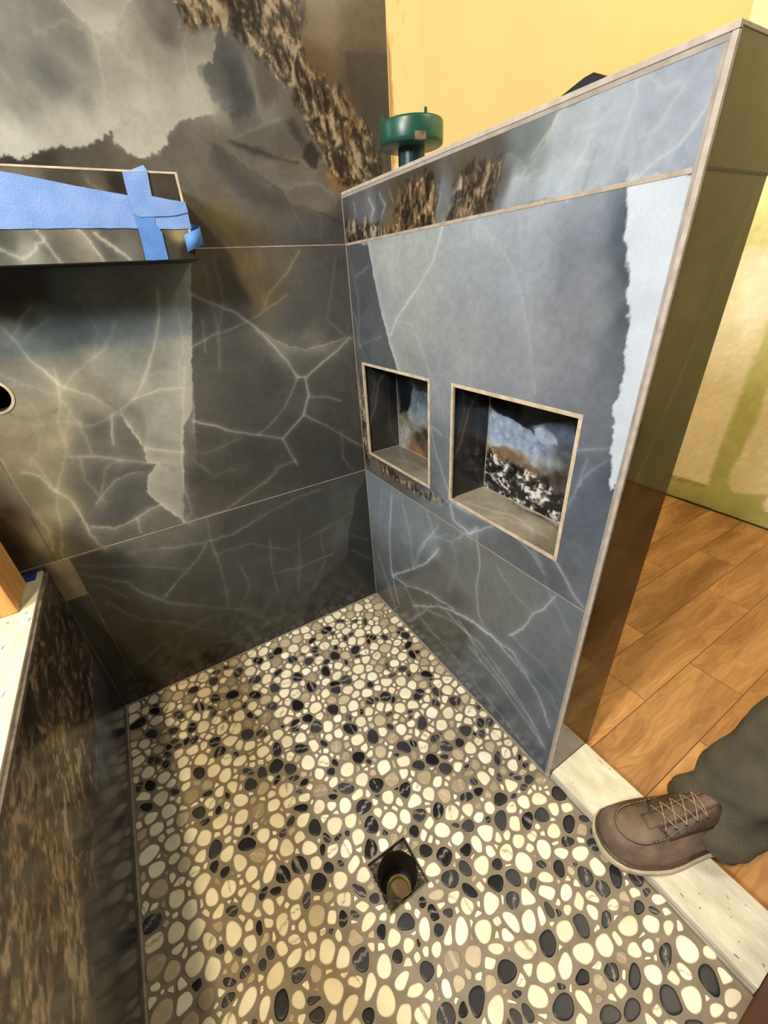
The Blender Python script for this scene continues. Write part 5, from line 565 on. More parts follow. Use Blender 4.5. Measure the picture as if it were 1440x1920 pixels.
# floors
wf = box_obj('floor', (TH - 0.013, -2.9, ZW - 0.05), (1.66, 0.0, ZW), M_WOOD); tag(wf, kind='structure')
DR = (-0.4005, -0.7600, 0.045)
bm = bmesh.new()
dx0, dx1, dy0, dy1 = DR[0] - DR[2], DR[0] + DR[2], DR[1] - DR[2], DR[1] + DR[2]
for lo, hi in (((XL, YN), (dx0, 0)), ((dx1, YN), (0, 0)), ((dx0, YN), (dx1, dy0)), ((dx0, dy1), (dx1, 0))):
    box(bm, (lo[0], lo[1], -0.05), (hi[0], hi[1], 0.0))
bmesh.ops.remove_doubles(bm, verts=bm.verts, dist=1e-5)
fl = bm_obj('floor', bm, M_GROUT); tag(fl, kind='structure')

# ---- pebble mosaic
def clip(poly, nx, ny, d):
    out = []
    for i in range(len(poly)):
        p, q = poly[i - 1], poly[i]
        a = nx * p[0] + ny * p[1] - d; b_ = nx * q[0] + ny * q[1] - d
        if a * b_ < 0:
            t = a / (a - b_); out.append((p[0] + (q[0] - p[0]) * t, p[1] + (q[1] - p[1]) * t))
        if b_ <= 0: out.append(q)
    return out

rng = random.Random(11)
sites = []
for p in PEB:
    Lm = max(math.hypot(p[2], p[3]), math.hypot(p[4], p[5]))
    A_ = np.array([[p[2], p[4]], [p[3], p[5]]])
    sites.append(dict(x=p[0], y=p[1], r=math.sqrt(abs(np.linalg.det(A_))), A=A_, Ai=np.linalg.inv(A_), dk=p[6], L=Lm))
nT = len(sites)
cell = {}
def key(x, y): return (int(math.floor(x / 0.05)), int(math.floor(y / 0.05)))
for i, s in enumerate(sites): cell.setdefault(key(s['x'], s['y']), []).append(i)
def near(x, y, R=2):
    kx, ky = key(x, y)
    for a in range(-R, R + 1):
        for b_ in range(-R, R + 1):
            for i in cell.get((kx + a, ky + b_), ()): yield i
for rad, tries in ((0.0185, 2500), (0.0155, 4500), (0.0125, 7000), (0.0098, 10000), (0.0075, 14000), (0.0056, 16000)):
    for t in range(tries):
        x = XL + 0.012 + rng.random() * (-XL - 0.024); y = YN + 0.01 + rng.random() * (-YN - 0.02)
        if abs(x - DR[0]) < DR[2] + rad * .8 + .003 and abs(y - DR[1]) < DR[2] + rad * .8 + .003: continue
        if x < XL + rad * .75 + .006 or x > -rad * .75 - .006 or y > -rad * .75 - .006: continue
        ok = True
        for i in near(x, y, 2):
            s = sites[i]
            if s['A'] is not None:
                q = s['Ai'] @ np.array([x - s['x'], y - s['y']]); qn = math.hypot(*q) + 1e-9
                dist = math.hypot(x - s['x'], y - s['y'])
                if qn < 1 or dist * (1 - 1 / qn) < rad * 0.80: ok = False; break
            elif math.hypot(x - s['x'], y - s['y']) < (rad + s['r']) * 0.90: ok = False; break
        if ok:
            sites.append(dict(x=x, y=y, r=rad * (0.9 + .2 * rng.random()), A=None, dk=0, L=rad))
            cell.setdefault(key(x, y), []).append(len(sites) - 1)
GAP = 0.0028
polys = []
for i, s in enumerate(sites):
    if s['A'] is not None:
        ph, p3, e2, e3 = rng.random() * 6.28, rng.random() * 6.28, 0.03 + .05 * rng.random(), 0.04 + 0.07 * rng.random()
        poly = []
        for k in range(22):
            a = 2 * math.pi * k / 22
            rr = 1 + e2 * math.cos(2 * a + ph) + e3 * math.cos(3 * a + p3)
            q = s['A'] @ np.array([math.cos(a) * rr, math.sin(a) * rr]) * (1.02 if s['dk'] else 0.97)
            poly.append((s['x'] + q[0], s['y'] + q[1]))
        for j in near(s['x'], s['y'], 2):      # keep traced neighbours apart
            if j == i or sites[j]['A'] is None: continue
            o = sites[j]; dx, dy = o['x'] - s['x'], o['y'] - s['y']; dd = math.hypot(dx, dy)
            if dd < 1e-6: continue
            nx, ny = dx / dd, dy / dd
            ea = np.linalg.norm(s['A'].T @ np.array([nx, ny])); eb = np.linalg.norm(o['A'].T @ np.array([nx, ny]))
            if ea + eb + 0.002 > dd:
                poly = clip(poly, nx, ny, nx * s['x'] + ny * s['y'] + dd * ea / (ea + eb) - GAP)
        ctr = (s['x'], s['y'])
    else:
        R = s['r'] * 1.5
        ang = rng.random() * 3.14; el = 1 + rng.random() * 0.6
        poly = []
        for k in range(12):
            a = 2 * math.pi * k / 12
            px_, py_ = R * el * math.cos(a), R * math.sin(a) / (el ** .5)
            poly.append((s['x'] + px_ * math.cos(ang) - py_ * math.sin(ang), s['y'] + px_ * math.sin(ang) + py_ * math.cos(ang)))
        for j in near(s['x'], s['y'], 2):
            if j == i: continue
            o = sites[j]; dx, dy = o['x'] - s['x'], o['y'] - s['y']; dd = math.hypot(dx, dy)
            if dd > 0.11: continue
            nx, ny = dx / dd, dy / dd
            if o['A'] is not None:
                q = o['Ai'] @ np.array([-dx, -dy]); qn = np.linalg.norm(q)
                h = o['A'] @ (q / qn)
                gn = o['Ai'].T @ (q / qn); gn = -gn / np.linalg.norm(gn)
                poly = clip(poly, gn[0], gn[1], gn[0] * (o['x'] + h[0]) + gn[1] * (o['y'] + h[1]) - GAP * 1.6)
            else:
                dm = (dd * dd + s['r'] ** 2 - o['r'] ** 2) / (2 * dd)
                poly = clip(poly, nx, ny, nx * s['x'] + ny * s['y'] + dm - GAP)
            if len(poly) < 3: break
        for nx, ny, d in ((1, 0, -0.005), (-1, 0, -XL - 0.005), (0, 1, -0.005)):
            if len(poly) >= 3: poly = clip(poly, nx, ny, d)
    if len(poly) >= 3:     # keep clear of the drain frame
        ex, ey = s['x'] - DR[0], s['y'] - DR[1]; m_ = DR[2] + 0.0015
        if abs(ex) > abs(ey): poly = clip(poly, -1 if ex > 0 else 1, 0, (-(DR[0] + m_)) if ex > 0 else DR[0] - m_)
        else: poly = clip(poly, 0, -1 if ey > 0 else 1, (-(DR[1] + m_)) if ey > 0 else DR[1] - m_)
    if len(poly) < 3: continue
    cx_ = sum(p[0] for p in poly) / len(poly); cy_ = sum(p[1] for p in poly) / len(poly)
    ar = abs(sum(poly[k - 1][0] * poly[k][1] - poly[k][0] * poly[k - 1][1] for k in range(len(poly)))) / 2
    if ar < 3.0e-5: continue
    # resample to even spacing then smooth
    P_ = np.array(poly); seg = np.hypot(*(np.roll(P_, -1, 0) - P_).T); cum = np.concatenate([[0], np.cumsum(seg)])
    tt = np.linspace(0, cum[-1], 22, endpoint=False); Pc = np.vstack([P_, P_[:1]])
    Q = np.stack([np.interp(tt, cum, Pc[:, 0]), np.interp(tt, cum, Pc[:, 1])], 1)
    for _ in range(2 if s['A'] is None else 1):
        Q = (np.roll(Q, 1, 0) + 2 * Q + np.roll(Q, -1, 0)) / 4
    polys.append((Q, s))
V_, F_, C_ = [], [], []
cream = [lin(np.array(c) / 255) for c in ((248, 238, 212), (244, 232, 202), (250, 241, 218), (236, 223, 194), (242, 229, 198))]
tans = [lin(np.array(c) / 255) for c in ((176, 160, 132), (190, 172, 142), (162, 146, 120), (198, 182, 152))]
darks = [lin(np.array(c) / 255) for c in ((34, 33, 34), (44, 43, 44), (56, 55, 56), (26, 25, 26), (64, 62, 62))]
for Q, s in polys:
    c = Q.mean(0); r = np.sqrt(((Q - c) ** 2).sum(1)).mean()
    is_d = s['dk'] or (s['A'] is None and rng.random() < (0.06 if s['r'] < .009 else 0.02))
    tan = (not is_d) and rng.random() < (0.26 if s['A'] is None else 0.04)
    base = rng.choice(darks if is_d else (tans if tan else cream))
    hgt = 0.0016 + 0.0008 * rng.random()
    b0 = len(V_)
    va = rng.random() * 3.14; vein = rng.random() < (0.45 if is_d else (0.75 if tan else 0.16)); vo_ = (rng.random() - .5) * r
    ph = rng.random() * 50
    rings = [(1.0, -0.0006), (0.985, hgt * 0.45), (0.93, hgt * 0.85), (0.80, hgt), (0.6, hgt), (0.4, hgt), (0.2, hgt)]
    for sc, z in rings:
        for k in range(22):
            p = c + (Q[k] - c) * sc
            V_.append((p[0], p[1], z))
            col = base * (1 + 0.04 * math.sin(ph + p[0] * 130 + p[1] * 90))
            if sc > 0.9: col = col * (0.75 if is_d else 0.88) + (0 if is_d else 1) * np.array([.02, .016, .01])
            if vein:
                dd = (p[0] - c[0]) * math.cos(va) + (p[1] - c[1]) * math.sin(va) + vo_ * .6 + 0.12 * r * math.sin(ph + p[0] * 500)
                k_ = math.exp(-(dd / (0.10 * r)) ** 2)
                tgt = np.array([.40, .38, .35]) if is_d else (np.array([.13, .10, .07]) if not tan else np.array([.62, .54, .42]))
                col = col * (1 - 0.7 * k_) + tgt * 0.7 * k_
            C_.append(np.clip(col, 0, 1))
    for i in range(len(rings) - 1):
        for k in range(22):
            q = (k + 1) % 22
            F_.append((b0 + i * 22 + k, b0 + i * 22 + q, b0 + (i + 1) * 22 + q, b0 + (i + 1) * 22 + k))
    F_.append(tuple(b0 + (len(rings) - 1) * 22 + k for k in range(22)))
# orientation: outlines may run clockwise
def area2(Q): return sum(Q[k - 1][0] * Q[k][1] - Q[k][0] * Q[k - 1][1] for k in range(len(Q)))
fi = 0
for Q, s in polys:
    nf = 22 * 6 + 1
    if area2(Q) < 0:
        for t in range(fi, fi + nf): F_[t] = tuple(reversed(F_[t]))
    fi += nf
pb = mesh_obj('pebble_mosaic', V_, F_, M_PEB, fl, smooth=True, cols=np.array(C_))
pb['label'] = 'cream and black sliced pebbles set in taupe grout'
print('PEBBLES', len(polys))

# ---- partition (pony wall)
NB = [(0.036, 0.342, 0.5835, 0.8505), (0.4175, 0.7195, 0.5845, 0.8530)]   # u0,u1,z0,z1
DN = 0.11
def pony_paint(U, V):
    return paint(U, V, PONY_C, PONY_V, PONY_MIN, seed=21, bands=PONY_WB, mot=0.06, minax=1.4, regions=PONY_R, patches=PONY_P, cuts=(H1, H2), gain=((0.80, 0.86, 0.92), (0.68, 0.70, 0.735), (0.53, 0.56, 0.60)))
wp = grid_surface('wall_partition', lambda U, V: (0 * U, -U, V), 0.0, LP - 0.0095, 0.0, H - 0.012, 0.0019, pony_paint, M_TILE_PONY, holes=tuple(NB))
tag(wp, kind='structure')
# core behind the tiles, with the two recesses left open
bm = bmesh.new()
T0 = 0.0006
zs = [0, 0.583, 0.8535, H - 0.001]
box(bm, (T0, -LP + 0.004, 0), (TH, -0.0002, 0.578))
box(bm, (T0, -LP + 0.004, 0.860), (TH, -0.0002, H - 0.0015))
for y0, y1 in ((0.0, 0.030), (0.348, 0.411), (0.726, LP - 0.004)):
    box(bm, (T0, -y1, 0.578), (TH, -y0 - 0.0002, 0.860))
box(bm, (DN + 0.004, -LP + 0.004, 0.578), (TH, -0.0002, 0.860))
bm_obj('wall_core', bm, plain('grey_core', rgb(120, 112, 104), None, 0.7, 10), wp)
# end face: polished dark marble
END_C = [(0.02, 0.1, 60, 50, 38), (0.12, 0.3, 52, 42, 32), (0.05, 0.6, 66, 56, 42), (0.12, 0.8, 60, 50, 38), (0.02, 1.0, 88, 76, 52), (0.12, 1.0, 60, 50, 34), (0.06, 1.18, 74, 62, 42), (0.02, 1.18, 80, 70, 50)]
END_V = [([(0.03, 0.75), (0.06, 0.86), (0.10, 1.0), (0.13, 1.11)], (120, 106, 76), .5, 2, 14, 3), ([(0.0, 0.93), (0.05, 1.0), (0.09, 1.1)], (112, 98, 70), .3, 6, 6, 4),
         ([(0.02, 0.2), (0.06, 0.3), (0.09, 0.42), (0.13, 0.5)], (120, 104, 84), .4, 4, 4, 3)]
grid_surface('end_tile', lambda U, V: (U, -LP + 0 * U, V), 0.0, TH, 0.004, H - 0.002, 0.004,
             lambda U, V: paint(U, V, END_C, END_V, seed=77, mot=0.15, gain=(1.25, 0.95, 0.7)), M_TILE_GLOSS, wp)
box_obj('end_joint', (0.0, -LP - 0.0005, H2 - 0.0015), (TH, -LP + 0.001, H2 + 0.0015), M_DARK, wp)
# top edge and end edge trims on the shower side, in two strips with a dark line between
bm = bmesh.new()
box(bm, (-0.0012, -LP - 0.0008, H - 0.0062), (0.004, 0.0, H), 0.0006)
box(bm, (-0.0012, -LP - 0.0008, 0.0), (0.004, -LP + 0.0052, H - 0.0065), 0.0006)
box(bm, (0.004, -LP - 0.0008, H - 0.004), (TH, 0.0, H), 0.0006)
bm_obj('edge_trim', bm, M_TRIM_EDGE, wp)
bm = bmesh.new()
box(bm, (-0.0004, -LP + 0.0062, H - 0.0118), (0.004, 0.0, H - 0.0070))
box(bm, (-0.0004, -LP + 0.0060, 0.0), (0.004, -LP + 0.0098, H - 0.0120))
bm_obj('edge_grout', bm, M_TRIMG, wp)
bm = bmesh.new()
box(bm, (-0.0002, -LP + 0.005, H - 0.0072), (0.004, 0.0, H - 0.006))
box(bm, (-0.0002, -LP + 0.005, 0.0), (0.004, -LP + 0.0062, H - 0.006))
bm_obj('edge_gap_line', bm, M_TRIMG, wp)
bm = bmesh.new()
box(bm, (-0.0006, -LP + 0.010, H2 - 0.0028), (0.002, 0.0, H2 + 0.0022))
box(bm, (-0.0005, -LP + 0.010, H1 - 0.0009), (0.002, 0.0, H1 + 0.0009))
bm_obj('grout_joint', bm, M_JOINT, wp)
# niches
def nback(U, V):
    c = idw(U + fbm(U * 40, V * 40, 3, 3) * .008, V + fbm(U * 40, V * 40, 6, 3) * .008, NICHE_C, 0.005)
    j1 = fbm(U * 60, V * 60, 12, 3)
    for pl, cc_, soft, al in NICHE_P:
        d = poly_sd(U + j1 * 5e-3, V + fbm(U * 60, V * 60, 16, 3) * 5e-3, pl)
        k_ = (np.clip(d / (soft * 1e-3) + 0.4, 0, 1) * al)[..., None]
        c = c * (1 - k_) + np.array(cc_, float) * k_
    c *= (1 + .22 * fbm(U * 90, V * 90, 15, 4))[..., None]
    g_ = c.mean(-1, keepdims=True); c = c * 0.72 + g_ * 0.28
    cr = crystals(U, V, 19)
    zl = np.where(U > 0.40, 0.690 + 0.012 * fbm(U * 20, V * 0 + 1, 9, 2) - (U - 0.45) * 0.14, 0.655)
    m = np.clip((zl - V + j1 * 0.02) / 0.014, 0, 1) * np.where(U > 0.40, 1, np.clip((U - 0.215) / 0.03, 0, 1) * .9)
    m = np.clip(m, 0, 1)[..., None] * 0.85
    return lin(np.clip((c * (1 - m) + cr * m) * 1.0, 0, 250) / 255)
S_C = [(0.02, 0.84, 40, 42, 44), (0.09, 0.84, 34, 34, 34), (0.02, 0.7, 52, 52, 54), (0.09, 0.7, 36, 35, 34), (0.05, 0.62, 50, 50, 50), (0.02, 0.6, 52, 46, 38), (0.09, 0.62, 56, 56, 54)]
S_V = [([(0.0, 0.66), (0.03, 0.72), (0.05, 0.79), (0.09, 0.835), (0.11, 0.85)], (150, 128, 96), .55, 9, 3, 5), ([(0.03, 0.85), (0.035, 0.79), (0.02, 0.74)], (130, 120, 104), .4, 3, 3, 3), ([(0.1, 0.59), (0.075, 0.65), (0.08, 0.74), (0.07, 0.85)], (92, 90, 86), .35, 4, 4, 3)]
B_C = [(0.02, 0.6, 146, 138, 120), (0.09, 0.6, 150, 144, 128), (0.03, 0.5, 150, 142, 126), (0.08, 0.48, 156, 150, 134), (0.05, 0.7, 120, 112, 94), (0.09, 0.7, 128, 116, 84), (0.02, 0.7, 118, 110, 96), (0.05, 0.2, 112, 106, 96), (0.09, 0.1, 104, 100, 92), (0.03, 0.3, 140, 132, 116)]
B_V = [([(0.02, 0.45), (0.04, 0.52), (0.06, 0.56), (0.05, 0.62)], (208, 200, 180), .55, 3, 3, 3), ([(0.0, 0.52), (0.04, 0.56), (0.05, 0.66)], (200, 192, 172), .45, 3, 3, 3), ([(0.11, 0.51), (0.095, 0.56), (0.105, 0.6), (0.09, 0.68), (0.07, 0.72)], (40, 34, 26), .8, 10, 2, 5),
       ([(0.02, 0.1), (0.06, 0.18), (0.05, 0.26), (0.03, 0.33)], (170, 160, 140), .5, 3, 6, 4), ([(0.1, 0.08), (0.07, 0.14), (0.08, 0.22)], (60, 54, 46), .4, 5, 10, 4)]
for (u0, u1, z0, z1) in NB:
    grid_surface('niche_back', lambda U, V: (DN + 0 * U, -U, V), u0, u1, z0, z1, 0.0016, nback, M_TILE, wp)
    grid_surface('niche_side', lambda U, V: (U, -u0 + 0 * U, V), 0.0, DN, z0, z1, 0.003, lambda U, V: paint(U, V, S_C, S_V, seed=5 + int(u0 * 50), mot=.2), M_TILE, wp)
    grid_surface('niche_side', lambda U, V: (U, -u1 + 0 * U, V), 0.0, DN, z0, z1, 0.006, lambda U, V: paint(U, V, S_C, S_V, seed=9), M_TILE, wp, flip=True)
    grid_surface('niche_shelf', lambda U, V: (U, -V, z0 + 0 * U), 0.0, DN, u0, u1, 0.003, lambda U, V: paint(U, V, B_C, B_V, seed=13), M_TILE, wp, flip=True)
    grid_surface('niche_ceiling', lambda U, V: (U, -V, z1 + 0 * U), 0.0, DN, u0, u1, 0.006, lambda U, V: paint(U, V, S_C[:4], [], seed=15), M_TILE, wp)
    e = 0.0058
    bm = bmesh.new()
    box(bm, (-0.0016, -u1 - 0.001, z1 - e), (0.004, -u0 + 0.001, z1 + 0.001), 0.0006)
    box(bm, (-0.0016, -u1 - 0.001, z0 - 0.001), (0.004, -u0 + 0.001, z0 + e * .75), 0.0006)
    box(bm, (-0.0016, -u1 - 0.001, z0 + e * .75), (0.004, -u1 + e, z1 - e), 0.0003)
    box(bm, (-0.0016, -u0 - e, z0 + e * .75), (0.004, -u0 + 0.001, z1 - e), 0.0003)
    fr = bm_obj('niche_frame', bm, M_TRIM, wp); fr['label'] = 'thin beige edging around the recess'
    bm = bmesh.new()
    box(bm, (DN - 0.0012, -u0 - 0.0016, z0), (DN, -u0, z1)); box(bm, (0.004, -u0 - 0.0012, z0), (DN, -u0, z0 + 0.0012)); box(bm, (DN - 0.0012, -u1, z0), (DN, -u0, z0 + 0.0014))
    bm_obj('niche_joint', bm, M_JOINT, wp)
# lumps of thinset and silicone left along the foot of the walls
bm = bmesh.new()
rng = random.Random(5)
def blob(x, y, z, r):
    m_ = Matrix.Translation((x, y, z)) @ Matrix.Rotation(rng.random() * 3, 4, 'Z') @ Matrix.Diagonal((r * (1 + rng.random()), r * (0.6 + .6 * rng.random()), r * (.5 + .5 * rng.random()), 1))
    bmesh.ops.create_icosphere(bm, subdivisions=2, radius=1, matrix=m_)
for k in range(26): blob(-0.001, -rng.random() * LP, 0.002 + rng.random() ** 3 * 0.03, 0.0011 + rng.random() * 0.0016)
for k in range(12): blob(-rng.random() * 0.35, -0.001, 0.002 + rng.random() ** 3 * 0.03, 0.0011 + rng.random() * 0.0014)
for k in range(7): blob(0.0, -LP - 0.001, 0.01 + rng.random() * 0.05, 0.0012 + rng.random() * 0.0018)
bm_obj('sealant_lumps', bm, plain('clear_sealant', rgb(150, 146, 138), rgb(110, 106, 98), 0.15, 50), wp, smooth=True)
bm = bmesh.new()
box(bm, (-0.0045, -LP - 0.002, 0.0), (0.0, 0.0, 0.0022)); box(bm, (XL, -0.0045, 0.0), (0.0, 0.0, 0.0022))
bm_obj('base_caulk', bm, M_JOINT, wp)

# ---- low wall on the left
LOWAX = 0.22
def low_paint(U, V):
    col = paint(U, V, LOW_C, LOW_V, seed=61, mot=.25, gain=(1.1, 1.18, 1.6))
    mc = mineral(U, V, 300, 0.8, LOWAX); g_ = mc.mean(-1, keepdims=True)
    mc = lin(np.clip((mc * 0.6 + g_ * 0.4) * 0.95, 0, 255) / 255)
    m = np.clip((V - 0.20 + 0.05 * fbm(U * 9, V * 9, 7, 3)) / 0.05, 0, 1)[..., None] * 0.65
    return col * (1 - m) + mc * m * (col / 0.12).clip(.3, 1.4)
wl = grid_surface('wall_low', lambda U, V: (XL + 0 * U, U, V), YN, 0.0, 0.0, 0.4995, 0.0035, low_paint, M_TILE, flip=False)
tag(wl, kind='structure')
ledge = box_obj('ledge_board', (-1.45, YN, 0.0), (XL - 0.0065, 0.0, 0.505), M_WHITE, wl, 0.001)
bm = bmesh.new(); box(bm, (XL - 0.006, YN, 0.492), (XL + 0.0006, 0.0, 0.4998), 0.0004)
bm_obj('tile_top_edge', bm, plain('dark_tile_edge', rgb(118, 104, 92), rgb(84, 72, 62), 0.5, 40), wl)
bm = bmesh.new(); box(bm, (XL, YN, 0.0), (XL + 0.004, 0.0, 0.0018)); bm_obj('base_caulk', bm, M_JOINT, wl)
bm = bmesh.new(); rng = random.Random(8)
for k in range(26):
    x = XL - .01 - rng.random() * .1; y = -0.12 - rng.random() * .5; a = -0.6 + rng.random() * .6
    m_ = Matrix.Translation((x, y, 0.5052)) @ Matrix.Rotation(a, 4, 'Z') @ Matrix.Diagonal((0.0006 + .0012 * rng.random(), 0.002 + .006 * rng.random(), 0.0001, 1))
    bmesh.ops.create_icosphere(bm, subdivisions=1, radius=1, matrix=m_)
bm_obj('board_flecks', bm, plain('fleck', rgb(110, 92, 60), None, .8), wl)

# ---- curb and near wall
cu = box_obj('trim_1', (0.0095, -1.204, -0.03), (0.134, -LP - 0.0004, 0.014), M_WHITE, None, 0.0015); tag(cu, kind='structure')
bm = bmesh.new()
rng = random.Random(15)
for k in range(30):
    m_ = Matrix.Translation((0.02 + .108 * rng.random(), -0.83 - .37 * rng.random() ** .7, 0.0141)) @ Matrix.Rotation(rng.random() - .5, 4, 'Z') @ Matrix.Diagonal((0.0007 + .0012 * rng.random(), 0.001 + .004 * rng.random() ** 2, 0.00012, 1))
    bmesh.ops.create_icosphere(bm, subdivisions=1, radius=1, matrix=m_)
bm_obj('board_flecks', bm, plain('curb_fleck', rgb(160, 150, 132), rgb(120, 112, 100), .8), cu)
bm = bmesh.new()
for k, (x, z) in enumerate(((0.0055, 0.009), (0.0025, 0.004))):
    box(bm, (x, -1.204, -0.02), (0.0105, -LP - 0.0015, z), 0.0008)
bm_obj('curb_lip', bm, plain('curb_lip', rgb(190, 182, 164), rgb(150, 142, 126), .6, 20, .4, 60, stretch=(6, .6, 6)), cu)
wn = box_obj('wall_near', (-1.45, -1.30, -0.03), (0.40, YN, 0.40), M_MEMB); tag(wn, kind='structure')

# ---- the room around
for nm, lo, hi in (('wall_left', (-2.7, -2.9, -0.1), (-2.6, 0.1, 2.72)), ('wall_front', (-2.7, -3.0, -0.1), (1.7, -2.9, 2.72)),
                   ('ceiling', (-2.7, -3.0, 2.7), (1.73, 0.1, 2.8))):
    tag(box_obj(nm, lo, hi, M_PAINT), kind='structure')
w = box_obj('wall_back', (-2.7, 0.0008, -0.1), (-1.1005, 0.1, 2.72), M_PAINT); tag(w, kind='structure')
w = box_obj('wall_back', (-1.1, 0.002, 2.0), (TH, 0.1, 2.72), M_PAINT); tag(w, kind='structure')
w = box_obj('floor', (-2.7, -2.9, -0.15), (1.66, 0.0, -0.09), plain('subfloor', rgb(150, 130, 100), None, .8)); tag(w, kind='structure')

# ------------------------------------------------------------------ things
# marble ledge box taped to the back wall
SX0, SX1, SY, SZ0, SZ1 = -0.95, -0.3765, -0.10, 1.1005, 1.2335
sh = empty('shower_shelf', ((SX0 + SX1) / 2, 0, SZ0))
tag(sh, 'boxed marble wall shelf at upper left held together with blue tape', 'shelf')
ox, oz = (SX0 + SX1) / 2, SZ0
SH_C = [(-0.64, 1.225, 92, 84, 74), (-0.60, 1.225, 88, 82, 74), (-0.55, 1.215, 60, 56, 50), (-0.50, 1.215, 74, 70, 62), (-0.47, 1.215, 40, 37, 33), (-0.44, 1.215, 78, 70, 60), (-0.40, 1.215, 66, 60, 54), (-0.40, 1.19, 56, 52, 46),
        (-0.66, 1.14, 78, 82, 78), (-0.63, 1.12, 130, 132, 124), (-0.60, 1.13, 88, 88, 82), (-0.56, 1.13, 112, 108, 98), (-0.52, 1.14, 74, 74, 72), (-0.48, 1.13, 92, 92, 88), (-0.45, 1.14, 70, 70, 68), (-0.42, 1.12, 66, 64, 58), (-0.39, 1.12, 48, 46, 42), (-0.40, 1.145, 150, 136, 100), (-0.68, 1.2, 96, 90, 80)]
SH_V = [([(-0.62, 1.16), (-0.61, 1.13), (-0.60, 1.10)], (190, 190, 180), .6, 4, 4, 3), ([(-0.56, 1.16), (-0.545, 1.13), (-0.535, 1.10)], (200, 196, 182), .7, 3, 14, 3), ([(-0.535, 1.145), (-0.51, 1.12), (-0.49, 1.105)], (210, 204, 190), .7, 5, 5, 5),
        ([(-0.68, 1.13), (-0.65, 1.11), (-0.63, 1.12), (-0.61, 1.14)], (200, 200, 190), .6, 6, 6, 5), ([(-0.52, 1.22), (-0.50, 1.20)], (120, 116, 106), .5, 8, 8, 8)]
g = grid_surface('front_tile', lambda U, V: (U - ox, SY + 0 * U, V - oz), SX0, SX1 - 0.004, SZ0 + .002, SZ1 - .003, 0.0025, lambda U, V: paint(U, V, SH_C, SH_V, seed=88, mot=.2, e=.006), M_TILE, sh)
bm = bmesh.new()
box(bm, (SX0 - ox, SY + 0.0008, 0.0015), (SX1 - 0.0005 - ox, -0.0012, SZ1 - SZ0 - 0.001))
bm_obj('shelf_body', bm, plain('dark_marble_body', rgb(58, 52, 46), rgb(34, 30, 27), 0.2, 14), sh)
bm = bmesh.new()
box(bm, (SX0 - ox, SY - 0.0005, SZ1 - SZ0 - 0.003), (SX1 - ox, SY + 0.004, SZ1 - SZ0), 0.0004)
box(bm, (SX1 - 0.0042 - ox, SY - 0.0005, 0.02), (SX1 - ox, SY + 0.004, SZ1 - SZ0 - .003), 0.0004)
e_ = bm_obj('tile_edge', bm, M_TRIM, sh); e_['label'] = 'raw beige edge of the front tile'
bm = bmesh.new(); box(bm, (SX0 - ox, SY - 0.0006, 0), (SX1 + 0.002 - ox, -0.001, 0.002)); bm_obj('bottom_tile', bm, M_BLACK, sh)

def shelf_strip(name, pts, mat, dy, parent=sh, seed=1):
    """a strip of tape lying on the front of the shelf box: outline in (x, z), real thickness"""
    rg = random.Random(seed); bm = bmesh.new(); dense = []
    for i in range(len(pts)):
        a, b_ = pts[i], pts[(i + 1) % len(pts)]
        m_ = max(1, int(math.hypot(b_[0] - a[0], b_[1] - a[1]) / 0.012))
        for k in range(m_):
            t = k / m_; jj = 0.0004
            dense.append((a[0] + (b_[0] - a[0]) * t + rg.uniform(-jj, jj), a[1] + (b_[1] - a[1]) * t + rg.uniform(-jj, jj)))
    f0 = [bm.verts.new((x - ox, SY - dy, z - oz)) for x, z in dense]
    f1 = [bm.verts.new((x - ox, SY - dy + 0.0005, z - oz)) for x, z in dense]
    bm.faces.new(f0); bm.faces.new(list(reversed(f1)))
    for i in range(len(f0)):
        k = (i + 1) % len(f0); bm.faces.new((f0[i], f1[i], f1[k], f0[k]))
    return bm_obj(name, bm, mat, parent)
shelf_strip('tape_strip', TAPE_H, M_TAPE, 0.0012)
shelf_strip('tape_strip', TAPE_V, M_TAPE2, 0.0019, seed=2)
shelf_strip('tape_strip', TAPE_O, M_TAPE, 0.0026, seed=3)
# tape folded over the top edge
V_ = [(TOPT[0] - ox, SY - 0.002, SZ1 - oz - .004), (TOPT[1] - ox, SY - 0.002, SZ1 - oz - .004), (TOPT[1] - ox, SY + 0.001, SZ1 - oz + 0.001), (TOPT[0] - ox, SY + 0.001, SZ1 - oz + 0.001),
      (TOPT[1] - 0.001 - ox, SY + 0.022, SZ1 - oz + 0.012), (TOPT[0] + 0.006 - ox, SY + 0.02, SZ1 - oz + 0.002)]
mesh_obj('tape_flap', V_, [(0, 1, 2, 3), (3, 2, 4, 5)], M_TAPE, sh)
# loose curl of tape at the right end
rings = []
for k in range(15):
    t = k / 14; a = math.radians(110 - 280 * t)
    x = SX1 + 0.004 + 0.017 * math.cos(a) - 0.004 * t; y = SY + 0.012 + 0.022 * math.sin(a)
    zc = 1.152 - 0.028 * t
    rings.append([(x - ox, y, zc + 0.014 - oz), (x - ox, y, zc - 0.013 - oz)])
V_, F_ = loft(rings, closed=False, cap0=False, cap1=False)
tk = mesh_obj('tape_curl', V_, F_, M_TAPE2, sh, smooth=True)
tk['label'] = 'loose curl of blue tape'
md = tk.modifiers.new('thick', 'SOLIDIFY'); md.thickness = 0.0005

# wood stud on the ledge
bl = box_obj('lumber_block', (-0.982, -0.1525, 0.5055), (-0.893, -0.038, 0.72), M_STUD, None, 0.0025)
tag(bl, 'short orange pine lumber block standing on the white ledge at the left edge', 'lumber')
# blue tape on the ledge
bm = bmesh.new(); box(bm, (-0.921, -0.0365, 0.5051), (-0.877, -0.0015, 0.5057)); t_ = bm_obj('tape_piece', bm, M_TAPE3)
tag(t_, 'dark blue tape piece lying on the white ledge beside the lumber block', 'tape')

